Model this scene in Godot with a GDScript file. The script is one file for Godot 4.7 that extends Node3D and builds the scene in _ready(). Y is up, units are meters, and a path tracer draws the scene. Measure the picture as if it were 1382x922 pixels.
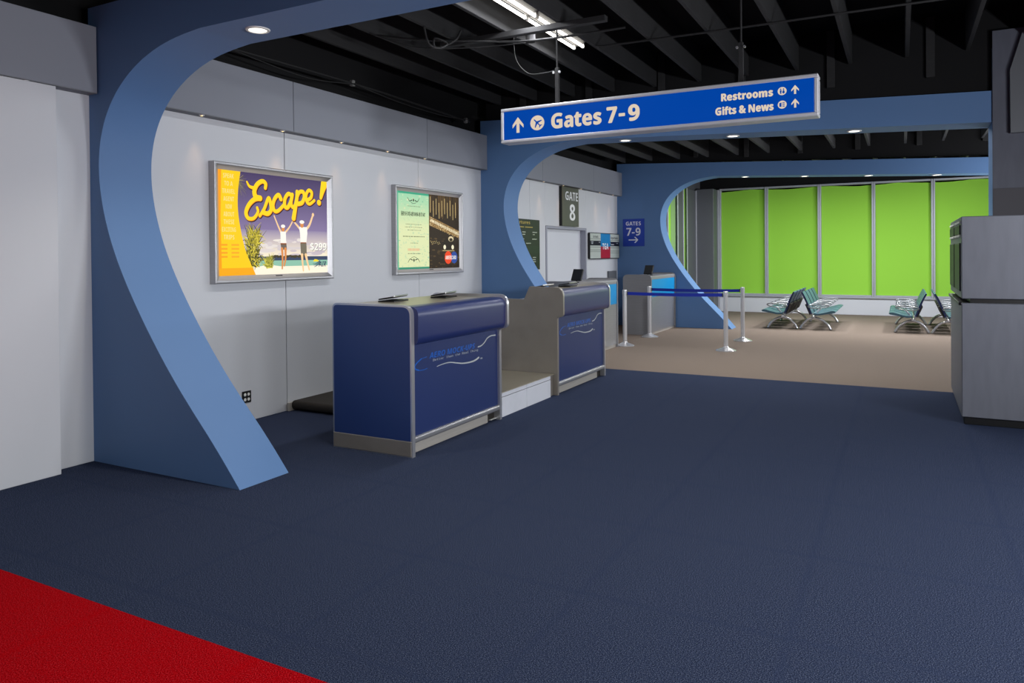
extends Node3D
# World axes: x = distance from the aisle (left wall at x = -5.67), y = up, z = -(distance down the concourse).
# P(u, y, w): u runs down the concourse, w across it, so P(u, y, w) = Vector3(w, y, -u).

const WALL := -5.67
const ARCH_U := [3.579, 9.693, 15.761]
const ARCH_T := 0.456

# unseen fill strips added on the side wall: [u, height, energy, where]
const SIDE_FILL := [[0.9, 1.9, 9.5, "by the edge of the red carpet"], [2.75, 1.9, 9.0, "where the red carpet ends"], [4.75, 1.9, 14.0, "across from the navy-ended counter"], [12.0, 2.4, 8.0, "across from the queue barrier"], [14.0, 2.4, 6.5, "across from the gate podium"], [16.4, 2.4, 13.0, "across from the row seating"]]

var M := {}
var used := {}

func P(u: float, y: float, w: float) -> Vector3:
	return Vector3(w, y, -u)

# ------------------------------------------------------------------ setup
func _ready() -> void:
	setup_camera()
	setup_light()
	make_materials()
	build_floor()
	build_walls()
	build_ceiling()
	build_windows()
	for i in 3:
		build_arch(i)
	build_counters()
	build_scale()
	build_conveyor()
	build_kiosk()
	build_pillar()
	build_podiums()
	build_overhead_sign()
	build_lightboxes()
	build_seating()
	build_stanchions()
	build_wall_signs()
	build_downlights()
	build_fixtures()
	build_cables()

func setup_camera() -> void:
	var c := Camera3D.new()
	c.name = "camera"
	add_child(c)
	c.position = Vector3(0, 1.61, 0)
	c.rotation = Vector3(-0.0089, 0.4879, -0.0088)
	c.projection = Camera3D.PROJECTION_FRUSTUM
	var near := 0.05
	var f := 991.929
	c.near = near
	c.far = 60.0
	c.size = 922.0 / f * near
	c.frustum_offset = Vector2(0, -(461.0 - 352.4) / f * near)
	c.current = true

func setup_light() -> void:
	var we := WorldEnvironment.new()
	we.name = "environment"
	var e := Environment.new()
	e.background_mode = Environment.BG_COLOR
	e.background_color = Color(0, 0, 0)
	e.tonemap_mode = Environment.TONE_MAPPER_LINEAR
	e.tonemap_exposure = 1.0
	e.sdfgi_enabled = true
	e.ssao_enabled = true
	e.ssil_enabled = true
	we.environment = e
	add_child(we)

# ------------------------------------------------------------------ nodes
func numbered(called: String) -> String:
	if not used.has(called):
		used[called] = 0
		return called
	used[called] += 1
	return "%s_%03d" % [called, used[called]]

func thing(called: String, label: String, category: String, at := Vector3.ZERO, turn := 0.0, group := "") -> Node3D:
	var o := Node3D.new()
	o.name = numbered(called)
	add_child(o)
	o.position = at
	o.rotation.y = turn
	tag(o, label, category, group)
	return o

func tag(o: Node3D, label: String, category: String, group := "") -> void:
	o.set_meta("label", label)
	o.set_meta("category", category)
	if group != "":
		o.set_meta("group", group)

func structure(called: String, label := "") -> Node3D:
	var o := Node3D.new()
	o.name = called
	add_child(o)
	o.set_meta("kind", "structure")
	if label != "":
		o.set_meta("label", label)
	return o

func part(called: String, st: SurfaceTool, m: Material, parent: Node3D, label := "") -> MeshInstance3D:
	var o := MeshInstance3D.new()
	o.name = called
	o.mesh = st.commit()
	o.material_override = m
	o.cast_shadow = GeometryInstance3D.SHADOW_CASTING_SETTING_ON
	parent.add_child(o, true)
	if label != "":
		o.set_meta("label", label)
	return o

# ------------------------------------------------------------------ geometry
func mb() -> SurfaceTool:
	var st := SurfaceTool.new()
	st.begin(Mesh.PRIMITIVE_TRIANGLES)
	return st

func tri(st: SurfaceTool, a: Vector3, b: Vector3, c: Vector3, out: Vector3) -> void:
	var n := (b - a).cross(c - a)
	if n.length_squared() < 1e-16:
		return
	n = n.normalized()
	if n.dot(out) < 0.0:
		n = -n
		var t := b
		b = c
		c = t
	for v in [a, c, b]:
		st.set_normal(n)
		st.set_uv(Vector2.ZERO)
		st.add_vertex(v)

func quad(st: SurfaceTool, a: Vector3, b: Vector3, c: Vector3, d: Vector3, out: Vector3) -> void:
	tri(st, a, b, c, out)
	tri(st, a, c, d, out)

# textured sheet: bottom-left, bottom-right, top-right, top-left as the viewer sees it
func sheet(st: SurfaceTool, bl: Vector3, br: Vector3, tr: Vector3, tl: Vector3) -> void:
	var n := (br - bl).cross(tl - bl).normalized()
	var v := [bl, br, tr, tl]
	var uv := [Vector2(0, 1), Vector2(1, 1), Vector2(1, 0), Vector2(0, 0)]
	for i in [0, 2, 1, 0, 3, 2]:
		st.set_normal(n)
		st.set_uv(uv[i])
		st.add_vertex(v[i])

# smooth quad with a normal at each corner
func squad(st: SurfaceTool, v: Array, n: Array) -> void:
	var g: Vector3 = (v[1] - v[0]).cross(v[2] - v[0])
	if g.length_squared() < 1e-18:
		g = (v[2] - v[0]).cross(v[3] - v[0])
	var order := [0, 2, 1, 0, 3, 2] if g.dot(n[0]) > 0.0 else [0, 1, 2, 0, 2, 3]
	for i in order:
		st.set_normal(n[i])
		st.set_uv(Vector2.ZERO)
		st.add_vertex(v[i])

# box given by two corners in (u, y, w), with chamfered edges
func box(st: SurfaceTool, u0: float, u1: float, y0: float, y1: float, w0: float, w1: float, b := 0.0) -> void:
	var lo := Vector3(minf(w0, w1), minf(y0, y1), minf(-u0, -u1))
	var hi := Vector3(maxf(w0, w1), maxf(y0, y1), maxf(-u0, -u1))
	rawbox(st, Transform3D(Basis(), (lo + hi) / 2.0), (hi - lo), b)

func rawbox(st: SurfaceTool, t: Transform3D, size: Vector3, b := 0.0) -> void:
	var h := size / 2.0
	b = minf(b, minf(h.x, minf(h.y, h.z)) * 0.95)
	for ax in 3:
		for s in [-1.0, 1.0]:
			var n := Vector3.ZERO
			n[ax] = s
			var i := (ax + 1) % 3
			var j := (ax + 2) % 3
			var c := []
			for q in [[-1, -1], [1, -1], [1, 1], [-1, 1]]:
				var v := Vector3.ZERO
				v[ax] = h[ax] * s
				v[i] = (h[i] - b) * q[0]
				v[j] = (h[j] - b) * q[1]
				c.append(t * v)
			quad(st, c[0], c[1], c[2], c[3], t.basis * n)
	if b <= 0.0:
		return
	for ax in 3:
		var i := (ax + 1) % 3
		var j := (ax + 2) % 3
		for si in [-1.0, 1.0]:
			for sj in [-1.0, 1.0]:
				var c := []
				for q in [[-1.0, 0], [1.0, 0], [1.0, 1], [-1.0, 1]]:
					var v := Vector3.ZERO
					v[ax] = (h[ax] - b) * q[0]
					v[i] = (h[i] - (b if q[1] == 0 else 0.0)) * si
					v[j] = (h[j] - (0.0 if q[1] == 0 else b)) * sj
					c.append(t * v)
				var n := Vector3.ZERO
				n[i] = si
				n[j] = sj
				quad(st, c[0], c[1], c[2], c[3], t.basis * n)
	for sx in [-1.0, 1.0]:
		for sy in [-1.0, 1.0]:
			for sz in [-1.0, 1.0]:
				var s := Vector3(sx, sy, sz)
				tri(st, t * (s * (h - Vector3(0, b, b))), t * (s * (h - Vector3(b, 0, b))), t * (s * (h - Vector3(b, b, 0))), t.basis * s)

# extruded polygon: point = o + ax * p.x + ay * p.y + az * d, d from d0 to d1
func extrude(st: SurfaceTool, poly: PackedVector2Array, o: Vector3, ax: Vector3, ay: Vector3, az: Vector3, d0: float, d1: float, caps := true, skip := []) -> void:
	if Geometry2D.is_polygon_clockwise(poly):
		poly = poly.duplicate()
		poly.reverse()
	var n := poly.size()
	var at := func(p: Vector2, d: float) -> Vector3: return o + ax * p.x + ay * p.y + az * d
	if caps:
		var idx := Geometry2D.triangulate_polygon(poly)
		for k in range(0, idx.size(), 3):
			tri(st, at.call(poly[idx[k]], d1), at.call(poly[idx[k + 1]], d1), at.call(poly[idx[k + 2]], d1), az * signf(d1 - d0))
			tri(st, at.call(poly[idx[k]], d0), at.call(poly[idx[k + 1]], d0), at.call(poly[idx[k + 2]], d0), -az * signf(d1 - d0))
	var en := []
	for k in n:
		var e: Vector2 = (poly[(k + 1) % n] - poly[k]).normalized()
		en.append(Vector2(e.y, -e.x))
	for k in n:
		if k in skip:
			continue
		var a: Vector2 = poly[k]
		var b: Vector2 = poly[(k + 1) % n]
		var na: Vector2 = en[k]
		var nb: Vector2 = en[k]
		var pv: Vector2 = en[(k + n - 1) % n]
		var nx: Vector2 = en[(k + 1) % n]
		if pv.dot(na) > 0.8:
			na = (pv + na).normalized()
		if nx.dot(nb) > 0.8:
			nb = (nx + nb).normalized()
		var n3a := (ax * na.x + ay * na.y).normalized()
		var n3b := (ax * nb.x + ay * nb.y).normalized()
		squad(st, [at.call(a, d0), at.call(b, d0), at.call(b, d1), at.call(a, d1)], [n3a, n3b, n3b, n3a])

# polygon in (w, y), extruded along u
func slab_wy(st: SurfaceTool, poly: PackedVector2Array, u0: float, u1: float) -> void:
	extrude(st, poly, Vector3.ZERO, Vector3(1, 0, 0), Vector3(0, 1, 0), Vector3(0, 0, -1), u0, u1)

# polygon in (u, y), extruded along w
func slab_uy(st: SurfaceTool, poly: PackedVector2Array, w0: float, w1: float) -> void:
	extrude(st, poly, Vector3.ZERO, Vector3(0, 0, -1), Vector3(0, 1, 0), Vector3(1, 0, 0), w0, w1)

# round the corners of a polygon; r may hold one radius per corner
func rounded(poly: Array, r: Array, steps := 6) -> PackedVector2Array:
	var out := PackedVector2Array()
	var n := poly.size()
	for k in n:
		var p: Vector2 = poly[k]
		var rad: float = r[k % r.size()]
		if rad <= 0.0:
			out.append(p)
			continue
		var a: Vector2 = (poly[(k + n - 1) % n] - p)
		var b: Vector2 = (poly[(k + 1) % n] - p)
		var half := absf(a.angle_to(b)) / 2.0
		var d := minf(rad / tan(half), minf(a.length(), b.length()) * 0.49)
		var s := p + a.normalized() * d
		var e := p + b.normalized() * d
		for i in steps + 1:
			var t := float(i) / steps
			out.append(s.lerp(p, t).lerp(p.lerp(e, t), t))
	return out

func inset(poly: PackedVector2Array, d: float) -> PackedVector2Array:
	return Geometry2D.offset_polygon(poly, -d)[0]

func tube(st: SurfaceTool, pts: Array, r: float, sides := 10, closed := false, squash := 1.0) -> void:
	var n := pts.size()
	var rings := []
	var norms := []
	var up := Vector3.UP
	var prev := Vector3.ZERO
	for k in n:
		var a: Vector3 = pts[(k + n - 1) % n] if (k > 0 or closed) else pts[k]
		var b: Vector3 = pts[(k + 1) % n] if (k < n - 1 or closed) else pts[k]
		var t := (b - a).normalized()
		var side := prev
		if side == Vector3.ZERO:
			side = t.cross(up)
			if side.length() < 0.1:
				side = t.cross(Vector3.RIGHT)
		side = (side - t * side.dot(t)).normalized()
		prev = side
		var o := t.cross(side).normalized()
		var ring := []
		var nn := []
		for s in sides:
			var g := TAU * s / sides
			var d := side * cos(g) + o * sin(g) * squash
			ring.append(pts[k] + d * r)
			nn.append((side * cos(g) * squash + o * sin(g)).normalized())
		rings.append(ring)
		norms.append(nn)
	for k in (n if closed else n - 1):
		var k2 := (k + 1) % n
		for s in sides:
			var s2 := (s + 1) % sides
			squad(st, [rings[k][s], rings[k][s2], rings[k2][s2], rings[k2][s]], [norms[k][s], norms[k][s2], norms[k2][s2], norms[k2][s]])
	if not closed:
		for e in [0, n - 1]:
			var out: Vector3 = (pts[0] - pts[1]) if e == 0 else (pts[n - 1] - pts[n - 2])
			for s in sides:
				tri(st, pts[e], rings[e][s], rings[e][(s + 1) % sides], out)

# lathe about the y axis at c; prof holds (radius, height)
func lathe(st: SurfaceTool, c: Vector3, prof: Array, sides := 20, basis := Basis()) -> void:
	for k in prof.size() - 1:
		var p: Vector2 = prof[k]
		var q: Vector2 = prof[k + 1]
		var d := (q - p)
		if d.length() < 1e-6:
			continue
		d = d.normalized()
		for s in sides:
			var g := TAU * s / sides
			var h := TAU * (s + 1) / sides
			var v := []
			var nn := []
			for z in [[p, g], [p, h], [q, h], [q, g]]:
				v.append(c + basis * Vector3(z[0].x * cos(z[1]), z[0].y, z[0].x * sin(z[1])))
				nn.append((basis * Vector3(d.y * cos(z[1]), -d.x, d.y * sin(z[1]))).normalized())
			if p.x < 1e-6:
				tri(st, v[0], v[2], v[3], nn[2])
			elif q.x < 1e-6:
				tri(st, v[0], v[1], v[2], nn[0])
			else:
				squad(st, v, nn)

func smooth_path(pts: Array, per := 6, closed := false) -> Array:
	var out := []
	var n := pts.size()
	for k in (n if closed else n - 1):
		var p1 = pts[k]
		var p2 = pts[(k + 1) % n]
		var p0 = pts[(k + n - 1) % n] if (k > 0 or closed) else p1
		var p3 = pts[(k + 2) % n] if (k < n - 2 or closed) else p2
		for i in per:
			out.append(p1.cubic_interpolate(p2, p0, p3, float(i) / per))
	if not closed:
		out.append(pts[n - 1])
	return out

# ------------------------------------------------------------------ materials
func paint(c: Color, rough := 0.6, metal := 0.0, spec := 0.5) -> StandardMaterial3D:
	var m := StandardMaterial3D.new()
	m.albedo_color = c
	m.roughness = rough
	m.metallic = metal
	m.metallic_specular = spec
	return m

func noise_tex(seed_: int, freq: float, ramp: Array, size := 512, kind := FastNoiseLite.TYPE_SIMPLEX_SMOOTH, octaves := 3) -> NoiseTexture2D:
	var n := FastNoiseLite.new()
	n.seed = seed_
	n.noise_type = kind
	n.frequency = freq
	n.fractal_octaves = octaves
	var t := NoiseTexture2D.new()
	t.width = size
	t.height = size
	t.seamless = true
	t.noise = n
	if ramp.size() > 0:
		var g := Gradient.new()
		g.offsets = PackedFloat32Array([0.0, 0.5, 1.0])
		g.colors = PackedColorArray(ramp)
		t.color_ramp = g
	return t

func triplanar(m: StandardMaterial3D, scale: Vector3) -> void:
	m.uv1_triplanar = true
	m.uv1_world_triplanar = true
	m.uv1_scale = scale

func carpet(seed_: int, c: Color, spread: float) -> StandardMaterial3D:
	var m := paint(c, 1.0, 0.0, 0.1)
	m.albedo_color = Color.WHITE
	m.albedo_texture = noise_tex(seed_, 0.13, [c.darkened(spread), c, c.lightened(spread * 0.5)], 1024, FastNoiseLite.TYPE_SIMPLEX_SMOOTH, 4)
	m.heightmap_enabled = true
	m.heightmap_texture = noise_tex(seed_ + 7, 0.17, [], 1024, FastNoiseLite.TYPE_SIMPLEX_SMOOTH, 3)
	m.heightmap_scale = 0.12
	triplanar(m, Vector3(1.07, 1.07, 1.07))
	return m

func brushed(c: Color, rough: float, metal: float, seed_: int, along := Vector3(0.4, 9, 0.4)) -> StandardMaterial3D:
	var m := paint(Color.WHITE, rough, metal)
	m.albedo_texture = noise_tex(seed_, 0.02, [c.darkened(0.035), c, c.lightened(0.025)], 256)
	triplanar(m, along)
	return m

func glow(c: Color, energy: float) -> StandardMaterial3D:
	var m := paint(c, 0.5)
	m.emission_enabled = true
	m.emission = c
	m.emission_energy_multiplier = energy
	return m

func print_mat(img: Image, rough := 0.5, energy := 0.0) -> StandardMaterial3D:
	img.generate_mipmaps()
	var t := ImageTexture.create_from_image(img)
	var m := paint(Color.WHITE, rough)
	m.albedo_texture = t
	if energy > 0.0:
		m.albedo_color = Color(0.12, 0.12, 0.12)
		m.metallic_specular = 0.25
		m.emission_enabled = true
		m.emission = Color.BLACK
		m.emission_texture = t
		m.emission_energy_multiplier = energy
	return m

func make_materials() -> void:
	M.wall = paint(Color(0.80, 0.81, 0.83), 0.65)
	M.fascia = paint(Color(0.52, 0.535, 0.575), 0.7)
	M.underside = paint(Color(0.45, 0.46, 0.48), 0.7)
	M.seam = paint(Color(0.25, 0.25, 0.26), 0.9)
	M.blue = paint(Color(0.35, 0.49, 0.675), 0.6)
	M.black = paint(Color(0.10, 0.10, 0.105), 0.85, 0.0, 0.3)
	M.joist = brushed(Color(0.13, 0.13, 0.135), 0.8, 0.0, 9, Vector3(0.8, 6, 0.8))
	M.carpet_blue = carpet(11, Color(0.172, 0.207, 0.30), 0.65)
	M.carpet_red = carpet(12, Color(0.68, 0.0, 0.04), 0.6)
	M.carpet_beige = carpet(13, Color(0.50, 0.45, 0.41), 0.45)
	M.navy = paint(Color(0.125, 0.215, 0.43), 0.40)
	M.navy_gloss = paint(Color(0.095, 0.155, 0.37), 0.36)
	for k in [M.navy, M.navy_gloss]:
		k.clearcoat_enabled = true
		k.clearcoat = 0.45
		k.clearcoat_roughness = 0.4
	M.silver = paint(Color(0.82, 0.82, 0.83), 0.3, 0.78)
	M.post = paint(Color(0.84, 0.84, 0.85), 0.32, 0.6)
	M.arm = paint(Color(0.60, 0.61, 0.62), 0.3, 0.8)
	M.alu = brushed(Color(0.68, 0.68, 0.69), 0.38, 0.7, 21)
	M.steel = brushed(Color(0.60, 0.575, 0.54), 0.38, 0.5, 22, Vector3(0.6, 0.6, 0.6))
	M.steel_top = brushed(Color(0.70, 0.67, 0.60), 0.3, 0.6, 23)
	M.kick = brushed(Color(0.72, 0.70, 0.67), 0.45, 0.3, 24)
	M.grey = brushed(Color(0.43, 0.44, 0.475), 0.5, 0.25, 25, Vector3(2, 0.4, 2))
	M.pillar = brushed(Color(0.35, 0.36, 0.41), 0.55, 0.1, 28, Vector3(2, 0.4, 2))
	M.frame = paint(Color(0.80, 0.80, 0.82), 0.4, 0.25)
	M.pillar_shade = paint(Color(0.30, 0.29, 0.315), 0.6)  # darker tone stands in for shadow and reflection low on the pillar
	M.pale_green = paint(Color(0.55, 0.70, 0.45), 0.6)
	M.podium = brushed(Color(0.52, 0.52, 0.53), 0.5, 0.1, 26)
	M.white_lam = brushed(Color(0.82, 0.83, 0.86), 0.5, 0.0, 27, Vector3(0.5, 0.5, 0.5))
	M.cyan = paint(Color(0.03, 0.55, 0.80), 0.4)
	M.rubber = paint(Color(0.13, 0.11, 0.085), 0.75)
	M.black_plastic = paint(Color(0.06, 0.06, 0.065), 0.4)
	M.dark_glass = paint(Color(0.05, 0.05, 0.07), 0.45)
	M.green = paint(Color(0.60, 0.835, 0.295), 0.9, 0.0, 0.1)
	M.mullion = paint(Color(0.70, 0.71, 0.74), 0.45, 0.3)
	M.mullion_dark = paint(Color(0.42, 0.43, 0.45), 0.5, 0.3)
	M.chrome = paint(Color(0.80, 0.80, 0.81), 0.25, 0.65)
	M.belt = paint(Color(0.0, 0.13, 0.58), 0.7)
	M.seat = paint(Color(0.24, 0.36, 0.42), 0.4)
	M.seat_edge = paint(Color(0.10, 0.14, 0.30), 0.4)
	M.seat_back = paint(Color(0.22, 0.20, 0.19), 0.6)
	M.white = paint(Color(0.9, 0.9, 0.88), 0.5)
	M.door = paint(Color(0.83, 0.84, 0.87), 0.6)
	M.door_frame = paint(Color(0.60, 0.61, 0.66), 0.55)
	M.tube = glow(Color(1.0, 0.98, 0.95), 6.0)
	M.lamp = glow(Color(1.0, 0.97, 0.90), 3.0)
	M.warm_lamp = glow(Color(1.0, 0.82, 0.55), 3.0)
	M.fixture = paint(Color(0.45, 0.45, 0.44), 0.6)
	M.cable = paint(Color(0.07, 0.07, 0.075), 0.7)
	M.wood = paint(Color(0.55, 0.42, 0.26), 0.6)

# ------------------------------------------------------------------ printing on images
func canvas(w: int, h: int, c: Color) -> Image:
	var i := Image.create(w, h, false, Image.FORMAT_RGB8)
	i.fill(c)
	return i

func span(img: Image, y: int, x0: float, x1: float, c: Color) -> void:
	if y < 0 or y >= img.get_height():
		return
	var a := maxi(0, int(round(x0)))
	var b := mini(img.get_width(), int(round(x1)))
	if b > a:
		img.fill_rect(Rect2i(a, y, b - a, 1), c)

func poly_fill(img: Image, p: Array, c: Color) -> void:
	var lo := 1e9
	var hi := -1e9
	for v in p:
		lo = minf(lo, v.y)
		hi = maxf(hi, v.y)
	for y in range(maxi(0, int(lo)), mini(img.get_height(), int(hi) + 1)):
		var xs := []
		var yy := y + 0.5
		for k in p.size():
			var a: Vector2 = p[k]
			var b: Vector2 = p[(k + 1) % p.size()]
			if (a.y <= yy) != (b.y <= yy):
				xs.append(a.x + (yy - a.y) / (b.y - a.y) * (b.x - a.x))
		xs.sort()
		for k in range(0, xs.size() - 1, 2):
			span(img, y, xs[k], xs[k + 1], c)

func disc(img: Image, x: float, y: float, r: float, c: Color, ry := -1.0) -> void:
	if ry < 0.0:
		ry = r
	for k in range(int(y - ry), int(y + ry) + 1):
		var d := (k + 0.5 - y) / ry
		if absf(d) < 1.0:
			var h := r * sqrt(1.0 - d * d)
			span(img, k, x - h, x + h, c)

func stroke(img: Image, pts: Array, r0: float, r1: float, c: Color, off := Vector2.ZERO) -> void:
	var path := smooth_path(pts, 14)
	for k in path.size():
		var t := float(k) / maxf(1.0, path.size() - 1)
		var q: Vector2 = path[k] + off
		disc(img, q.x, q.y, lerpf(r0, r1, t), c)

func font(family: String, bold := true) -> SystemFont:
	var f := SystemFont.new()
	f.font_names = PackedStringArray([family])
	f.font_weight = 700 if bold else 400
	return f

# letters set into the box r of the image; slant leans them
func letters(img: Image, s: String, r: Rect2, c: Color, family := "Droid Sans", bold := true, slant := 0.0) -> void:
	var tm := TextMesh.new()
	tm.text = s
	tm.font = font(family, bold)
	tm.font_size = 48
	tm.pixel_size = 0.02
	tm.depth = 0.02
	tm.curve_step = 1.0
	var a := tm.surface_get_arrays(0)
	var v: PackedVector3Array = a[Mesh.ARRAY_VERTEX]
	var idx: PackedInt32Array = a[Mesh.ARRAY_INDEX] if a[Mesh.ARRAY_INDEX] != null else PackedInt32Array(range(v.size()))
	var lo := Vector3(1e9, 1e9, 1e9)
	var hi := -lo
	for p in v:
		lo = lo.min(p)
		hi = hi.max(p)
	var size := hi - lo
	for k in range(0, idx.size() - 2, 3):
		var t := []
		var front := true
		for j in 3:
			var p: Vector3 = v[idx[k + j]]
			front = front and p.z > hi.z - 0.001
			var x := (p.x - lo.x) / size.x * r.size.x
			var y := (hi.y - p.y) / size.y * r.size.y
			t.append(Vector2(r.position.x + x + slant * (r.size.y - y), r.position.y + y))
		if front:
			poly_fill(img, t, c)

# the same letters with strokes fattened by g pixels
func heavy(img: Image, s: String, r: Rect2, c: Color, g: int) -> void:
	for o in [Vector2(0, 0), Vector2(-g, 0), Vector2(g, 0), Vector2(0, -g), Vector2(0, g)]:
		letters(img, s, Rect2(r.position + o, r.size), c)

# ------------------------------------------------------------------ setting
func build_floor() -> void:
	var f := structure("floor", "carpeted concourse floor in navy, red and beige sections")
	var st := mb()
	box(st, -4.15, 21.0, -0.2, -0.02, -6.0, 3.35)
	part("slab", st, M.black, f)
	st = mb()
	box(st, 2.1, 9.7, -0.02, 0.0, -5.67, 3.2)
	part("navy_carpet", st, M.carpet_blue, f)
	st = mb()
	box(st, -4.0, 2.1, -0.02, 0.004, -5.67, 3.2)
	part("red_carpet", st, M.carpet_red, f)
	st = mb()
	box(st, 9.7, 20.8, -0.02, 0.0, -5.67, 3.2)
	part("beige_carpet", st, M.carpet_beige, f)

func build_walls() -> void:
	var wl := structure("wall_left", "pale grey panelled wall along the concourse")
	var st := mb()
	box(st, -4.15, 21.0, 0.0, 4.45, -6.0, WALL - 0.14)
	part("backing", st, M.black, wl)
	# panels: [u0, u1, top, face, thickness]
	var wn := structure("wall_entry", "pale grey boxed-out wall panels over the red carpet")
	for p in [[-4.0, -1.5], [-1.49, 0.9], [0.91, 3.25]]:
		st = mb()
		box(st, p[0], p[1], 0.0, 2.89, WALL + 0.001, -5.545, 0.003)
		part("wall_panel", st, M.wall, wn)
	for p in [[-4.0, 3.66], [3.9, 5.652], [5.66, 8.046], [8.054, 9.75]]:
		st = mb()
		box(st, p[0], p[1], 0.0, 3.39, WALL - 0.03, WALL, 0.003)
		part("wall_panel", st, M.wall, wl)
	for p in [[9.75, 11.354], [11.362, 11.975], [13.905, 15.8]]:
		st = mb()
		box(st, p[0], p[1], 0.0, 3.39, WALL - 0.03, WALL, 0.003)
		part("wall_panel", st, M.wall, wl)
	st = mb()
	box(st, 11.975, 13.905, 2.13, 3.39, WALL - 0.03, WALL, 0.003)
	part("wall_panel", st, M.wall, wl)
	st = mb()
	box(st, -4.0, 15.8, 0.0, 3.37, WALL - 0.14, WALL - 0.13)
	part("seam_backing", st, M.seam, wl)
	# fascias above, one in each bay
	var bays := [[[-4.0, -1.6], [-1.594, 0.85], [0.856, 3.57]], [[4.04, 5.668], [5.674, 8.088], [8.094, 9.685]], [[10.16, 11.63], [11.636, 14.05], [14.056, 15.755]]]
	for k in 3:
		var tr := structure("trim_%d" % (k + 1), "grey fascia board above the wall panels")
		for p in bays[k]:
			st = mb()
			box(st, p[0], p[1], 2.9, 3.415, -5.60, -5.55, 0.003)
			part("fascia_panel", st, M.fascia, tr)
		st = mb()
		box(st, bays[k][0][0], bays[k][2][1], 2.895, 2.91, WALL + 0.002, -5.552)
		part("underside", st, M.underside, tr)
	# recessed door
	var d := structure("door_1", "pale flush door set back in a grey frame")
	st = mb()
	box(st, 12.03, 13.85, 0.0, 2.08, WALL - 0.125, WALL - 0.105)
	part("door_leaf", st, M.door, d)
	st = mb()
	box(st, 11.977, 12.03, 0.0, 2.128, WALL - 0.125, WALL + 0.015, 0.004)
	part("jamb", st, M.door_frame, d)
	st = mb()
	box(st, 13.85, 13.903, 0.0, 2.128, WALL - 0.125, WALL + 0.015, 0.004)
	part("jamb", st, M.door_frame, d)
	st = mb()
	box(st, 12.03, 13.85, 2.08, 2.128, WALL - 0.125, WALL + 0.015, 0.004)
	part("head", st, M.door_frame, d)
	# dark walls of the hall on the other sides
	var wr := structure("wall_right", "black painted wall of the hall")
	st = mb()
	box(st, -4.15, 21.0, 0.0, 4.45, 3.2, 3.35)
	part("panel", st, M.black, wr)
	var wf := structure("wall_front", "black painted end wall of the hall")
	st = mb()
	box(st, -4.15, -4.0, 0.0, 4.45, -6.0, 3.2)
	part("panel", st, M.black, wf)

func build_ceiling() -> void:
	var c := structure("ceiling", "black roof deck on black timber joists")
	var st := mb()
	box(st, -4.15, 21.0, 4.3, 4.45, -6.0, 3.35)
	part("deck", st, M.black, c)
	var w := -5.34
	while w < 3.1:
		st = mb()
		box(st, -3.9, 9.72, 3.86, 4.3, w - 0.022, w + 0.022, 0.004)
		part("joist", st, M.joist, c)
		st = mb()
		box(st, 10.16, 15.35, 3.59, 4.3, w - 0.022, w + 0.022, 0.004)
		part("joist", st, M.joist, c)
		st = mb()
		box(st, 16.25, 20.5, 3.65, 4.3, w - 0.022, w + 0.022, 0.004)
		part("joist", st, M.joist, c)
		w += 0.6
	for k in [[9.75, 0.28, -0.041], [15.85, 0.87, -0.045]]:
		st = mb()
		var poly := PackedVector2Array([Vector2(-5.6, 3.66), Vector2(3.18, 3.30), Vector2(3.18, 4.3), Vector2(-5.6, 4.3)])
		if k[0] > 12:
			poly = PackedVector2Array([Vector2(-5.6, 3.64), Vector2(3.18, 3.27), Vector2(3.18, 4.3), Vector2(-5.6, 4.3)])
		slab_wy(st, poly, k[0], k[0] + 0.1)
		part("header", st, M.black, c)
		for j in 8:
			st = mb()
			var x: float = -5.0 + j * 1.05
			box(st, k[0] - 0.05, k[0], 3.67 if x < -3 else 3.6, 4.29, x, x + 0.09, 0.003)
			part("stud", st, M.joist, c)

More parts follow.
